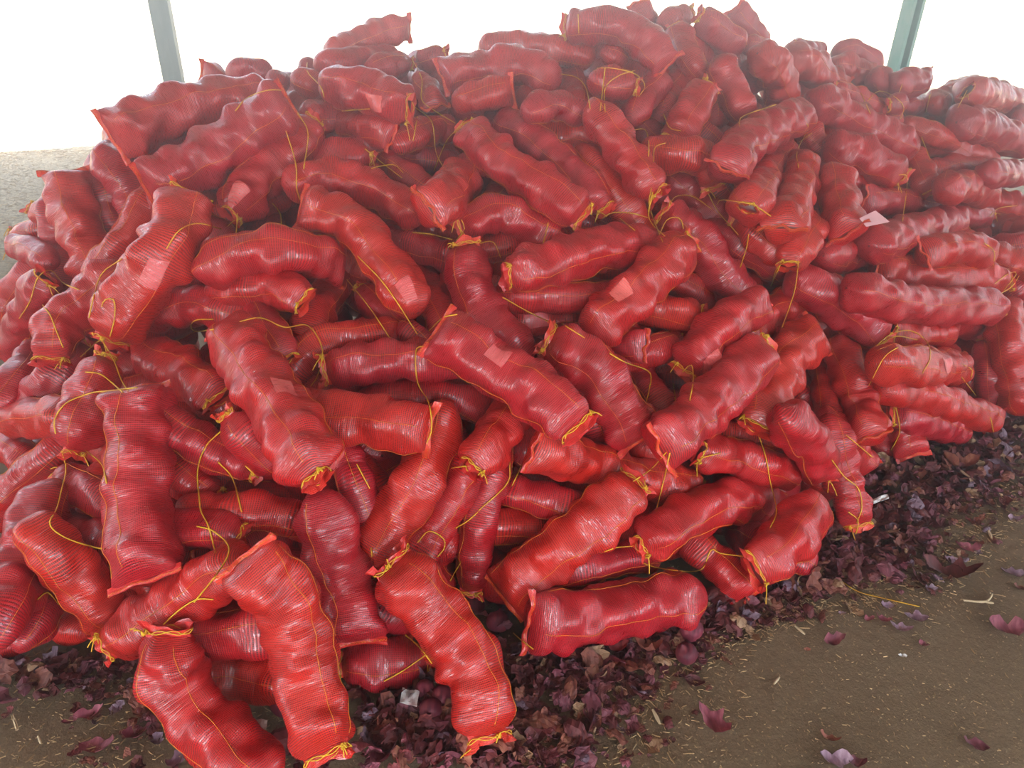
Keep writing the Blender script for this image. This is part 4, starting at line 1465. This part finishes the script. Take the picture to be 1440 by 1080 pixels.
onion(668, 852, 0.030, 'shadowed onion tucked behind the front centre sack', tilt=1.4)
onion(972, 888, 0.036, 'dark purple onion at the foot beneath the end of the foot sack', tilt=1.1)
onion(965, 920, 0.032, 'purple onion at the edge of the litter below the foot sack', tilt=0.5)
onion(400, 1000, 0.035, 'dark onion in the gap between the two front left sacks', z=0.02, tilt=0.9)

# ------------------------------------------------------------------ scraps
M_FOIL, nt_, b_ = mat_new('foil_scrap'); b_.inputs['Base Color'].default_value = (0.75, 0.77, 0.77, 1); b_.inputs['Metallic'].default_value = 0.25; b_.inputs['Roughness'].default_value = 0.35
M_CARD = plain('grey_card', (0.50, 0.44, 0.38), 0.8)
M_PINK = plain('pink_card', (0.62, 0.34, 0.36), 0.75)
M_WHITE = plain('white_plastic', (0.75, 0.75, 0.74), 0.4)
M_PITH = plain('dry_pith', (0.62, 0.50, 0.33), 0.8, col2=(0.52, 0.40, 0.24), scale=40)
def sheet(name, quad, mat, lab, cat, z=0.03, wav=0.003, th=0.0012, lift=None):
    """thin crumpled sheet spanned by four picture points laid at height z (or on what lies there)"""
    n = 8
    pts = []
    for (u, v) in quad:
        if lift is None: pts.append(ground_at(u, v, z)[0])
        else:
            h = shoot(u, v); d = (h[0] - CAM) @ fwd if h is not None else 3
            pts.append(d)
    if lift is not None:
        d = min(pts) - lift
        pts = [CAM + ray(u, v) * d for (u, v) in quad]
    a, b, c, d_ = [np.array(p) for p in pts]
    nrm = np.cross(b - a, d_ - a); nrm /= np.linalg.norm(nrm)
    if nrm[2] < 0: nrm = -nrm
    S, T_ = np.meshgrid(np.linspace(0, 1, n), np.linspace(0, 1, n), indexing='ij')
    P = (a * ((1 - S) * (1 - T_))[..., None] + b * (S * (1 - T_))[..., None] + c * (S * T_)[..., None] + d_ * ((1 - S) * T_)[..., None])
    P = P + nrm * (wav * np.sin(S * 9 + 1) * np.cos(T_ * 5))[..., None]
    top = (P + nrm * th).reshape(-1, 3); bot = P.reshape(-1, 3)
    i = (np.arange(n - 1)[:, None] * n + np.arange(n - 1)[None, :]).ravel()
    f1 = np.stack([i, i + 1, i + n + 1, i + n], -1)
    f2 = f1[:, ::-1] + n * n
    rim = list(range(n)) + [k * n + n - 1 for k in range(1, n)] + [(n - 1) * n + k for k in range(n - 2, -1, -1)] + [k * n for k in range(n - 2, 0, -1)]
    r2 = rim[1:] + rim[:1]
    f3 = np.array([[x, y, y + n * n, x + n * n] for x, y in zip(rim, r2)])
    V_ = np.vstack([bot, top]); c0 = V_.mean(0)
    link(name, new_mesh(name, V_ - c0, np.vstack([f1, f2, f3]), mat, smooth=False), label=lab, cat=cat, loc=c0)
sheet('foil_packet', [(566, 968), (590, 972), (586, 994), (562, 988)], M_FOIL, 'torn silvery foil packet between the two front sacks', 'litter', 0.075)
sheet('foil_scrap', [(612, 953), (622, 955), (621, 961), (611, 960)], M_FOIL, 'tiny white foil scrap beside the front centre sack, above the onions', 'litter', 0.07)
sheet('card_scrap', [(348, 1010), (376, 1013), (373, 1040), (352, 1045)], M_CARD, 'beige card scrap in the gap between the two front left sacks', 'card', 0.05)
sheet('plastic_strip', [(1214, 706), (1248, 695), (1250, 701), (1217, 712)], M_WHITE, 'white plastic strip in the litter at the right foot of the heap', 'litter', 0.075)
sheet('paper_card', [(1208, 307), (1231, 296), (1251, 312), (1218, 319)], M_PINK, 'blank pale pink card lying on the sacks of the right slope', 'card', wav=0.0008, lift=0.012)
sheet('bark_chip', [(15, 1006), (20, 1004), (27, 1026), (22, 1028)], M_PITH, 'flat tan stalk chip standing alone at the left edge of the earth', 'stalk', 0.006)

def twig(paths, rad, lab, cat='stem'):
    gs = []
    P0 = ground_at(*paths[0][0])[0]
    for p in paths:
        c = catmull(np.array(p, float), max(5, len(p) * 3))
        P = np.array([ground_at(u, v, rad * 0.9)[0] for u, v in c]) - [P0[0], P0[1], 0]
        rr = rad * np.interp(np.arange(len(c)), [0, len(c) / 2, len(c) - 1], [0.7, 1, 0.6])
        gs.append(tube_geo(P, rr, 6))
    link('dry_stem', new_mesh('dry_stem', *merge(gs), M_PITH), label=lab, cat=cat, loc=(P0[0], P0[1], 0))
twig([[(1355, 844), (1375, 846), (1388, 845), (1395, 836), (1392, 834)], [(1384, 846), (1397, 848)]], 0.0045, 'pale forked dry stem alone on the bare earth at the right')
twig([[(835, 1030), (842, 1012), (847, 990)]], 0.004, 'curved pale root stem in the litter right of the front centre sack')
twig([[(790, 1036), (812, 1030), (835, 1022)]], 0.003, 'thin dry stem lying below the curved root stem')
twig([[(918, 998), (928, 1018)]], 0.005, 'short straw stick on the earth past the litter, below the foot sack')
twig([[(1225, 745), (1233, 765), (1228, 785), (1243, 792)]], 0.004, 'bent root stem in the litter below the white plastic strip')
twig([[(1088, 962), (1096, 952)]], 0.004, 'small pale stalk bit alone on the earth, lower centre right')
twig([[(1118, 880), (1132, 892)]], 0.004, 'straw bit on the earth left of the brownish purple skin')
twig([[(1388, 742), (1395, 758)]], 0.005, 'short tan stalk at the outer edge of the right-hand litter')
twig([[(54, 1035), (58, 1046)]], 0.004, 'short pale stalk bit in the bottom left corner')
twig([[(515, 1033), (545, 1030), (565, 1030)]], 0.004, 'pair-like dry stalk below the foil packet, lying level')
V_, F_ = skin_geo(RNG, 0.010, 1.2, 1.5)
P, _d = ground_at(1269, 923)
link('seed', new_mesh('seed', rest_on(V_), F_, M_WHITE), label='small white seed husk alone on the bare earth', cat='seed', loc=(P[0], P[1], 0))

# ------------------------------------------------------------------ names for every sack without one of its own
ORD = ['first', 'second', 'third', 'fourth', 'fifth', 'sixth', 'seventh', 'eighth', 'ninth', 'tenth', 'eleventh', 'twelfth', 'thirteenth']
def lie(s):
    if getattr(s, 'glimpse', False): return 'in shadow'
    d = s.px[-1] - s.px[0]
    a = math.degrees(math.atan2(d[1], d[0])) % 180
    if a < 22 or a > 158: return 'lying crosswise'
    if 68 < a < 112: return 'standing upright'
    return 'slanting down right' if a < 90 else 'slanting down left'
def endword(s):
    if getattr(s, 'glimpse', False): return 'glimpsed through a gap'
    if 'k' in s.ends:
        side = 0 if s.ends[0] == 'k' else 1
        e = s.px[0] if side == 0 else s.px[-1]; o = s.px[-1] if side == 0 else s.px[0]
        d = e - o
        w = ('right' if d[0] > 0 else 'left') if abs(d[0]) > abs(d[1]) else ('bottom' if d[1] > 0 else 'top')
        return 'tied ' + w + ' end'
    if 'h' in s.ends:
        side = 0 if s.ends[0] == 'h' else 1
        e = s.px[0] if side == 0 else s.px[-1]; o = s.px[-1] if side == 0 else s.px[0]
        d = e - o
        w = ('right' if d[0] > 0 else 'left') if abs(d[0]) > abs(d[1]) else ('bottom' if d[1] > 0 else 'top')
        return 'hemmed ' + w + ' end'
    return 'ends hidden'
ROWS = [(0, 110, 'on the crest'), (110, 215, 'below the crest'), (215, 330, 'upper slope'), (330, 450, 'middle'), (450, 570, 'lower middle'), (570, 700, 'lower slope'), (700, 1100, 'at the foot')]
COLS = [(-99, 240, 'far left'), (240, 480, 'left'), (480, 720, 'centre-left'), (720, 960, 'centre-right'), (960, 1200, 'right'), (1200, 1600, 'far right')]
groups = {}
for s in sacks:
    if s.label:
        s.root['label'] = s.label; continue
    c = s.px.mean(0)
    r = next(x[2] for x in ROWS if x[0] <= c[1] < x[1] or x[1] == 1100)
    cc = next(x[2] for x in COLS if x[0] <= c[0] < x[1])
    groups.setdefault((r, cc), []).append(s)
for (r, cc), ss in groups.items():
    sub = {}
    for s in ss: sub.setdefault((lie(s), endword(s)), []).append(s)
    for (l_, e_), mem in sub.items():
        mem.sort(key=lambda s: s.px.mean(0)[0])
        for n_, s in enumerate(mem):
            rank_ = '' if len(mem) == 1 else (', left of two' if len(mem) == 2 and n_ == 0 else ', right of two' if len(mem) == 2 else ', %s from left' % ORD[n_])
            s.root['label'] = 'onion sack %s, %s, %s %s%s' % (l_, e_, cc, r, rank_)
# loose lengths of twine
used_ = {}
for o in [o for o in bpy.data.objects if o.get('px')]:
    del o['px']
    u, v = [float(x) for x in project(np.array(o.location))[:2]]
    if v > 800 and u > 1100: lab = 'yellow twine lying straight on the bare earth at the lower right'
    elif v > 960 and u < 620: lab = 'yellow twine across the onion skins below the foil packet'
    elif v > 960: lab = 'yellow twine end under the lower tip of the front centre sack'
    elif v > 850 and u > 700: lab = 'yellow twine at the left hem of the sack along the foot'
    else:
        r = next(x[2] for x in ROWS if x[0] <= v < x[1] or x[1] == 1100); cc = next(x[2] for x in COLS if x[0] <= u < x[1])
        lab = 'loose yellow twine across a shadowed gap, %s %s' % (cc, r)
        used_[lab] = used_.get(lab, 0) + 1
        if used_[lab] > 1: lab += ', the %s from left' % ORD[used_[lab] - 1]
    o['label'] = lab

# ------------------------------------------------------------------ added scattering volume that imitates a pale lens-flare veil
if HAZE > 0:
    M_VEIL = bpy.data.materials.new('glare_veil'); M_VEIL.use_nodes = True
    hn = M_VEIL.node_tree; hn.nodes.clear()
    vs = hn.nodes.new('ShaderNodeVolumeScatter'); ho = hn.nodes.new('ShaderNodeOutputMaterial')
    vs.inputs['Color'].default_value = (1, 0.97, 0.94, 1)
    vs.inputs['Density'].default_value = HAZE
    vs.inputs['Anisotropy'].default_value = VEIL_G
    hn.links.new(vs.outputs[0], ho.inputs['Volume'])
    link('added_veil', new_mesh('added_veil', *box_geo(-9, 9, -3.0, 7.0, -0.05, 3.6), M_VEIL, smooth=False), kind='stuff', cat='haze', label='thin added veil around the heap, standing in for lens flare')
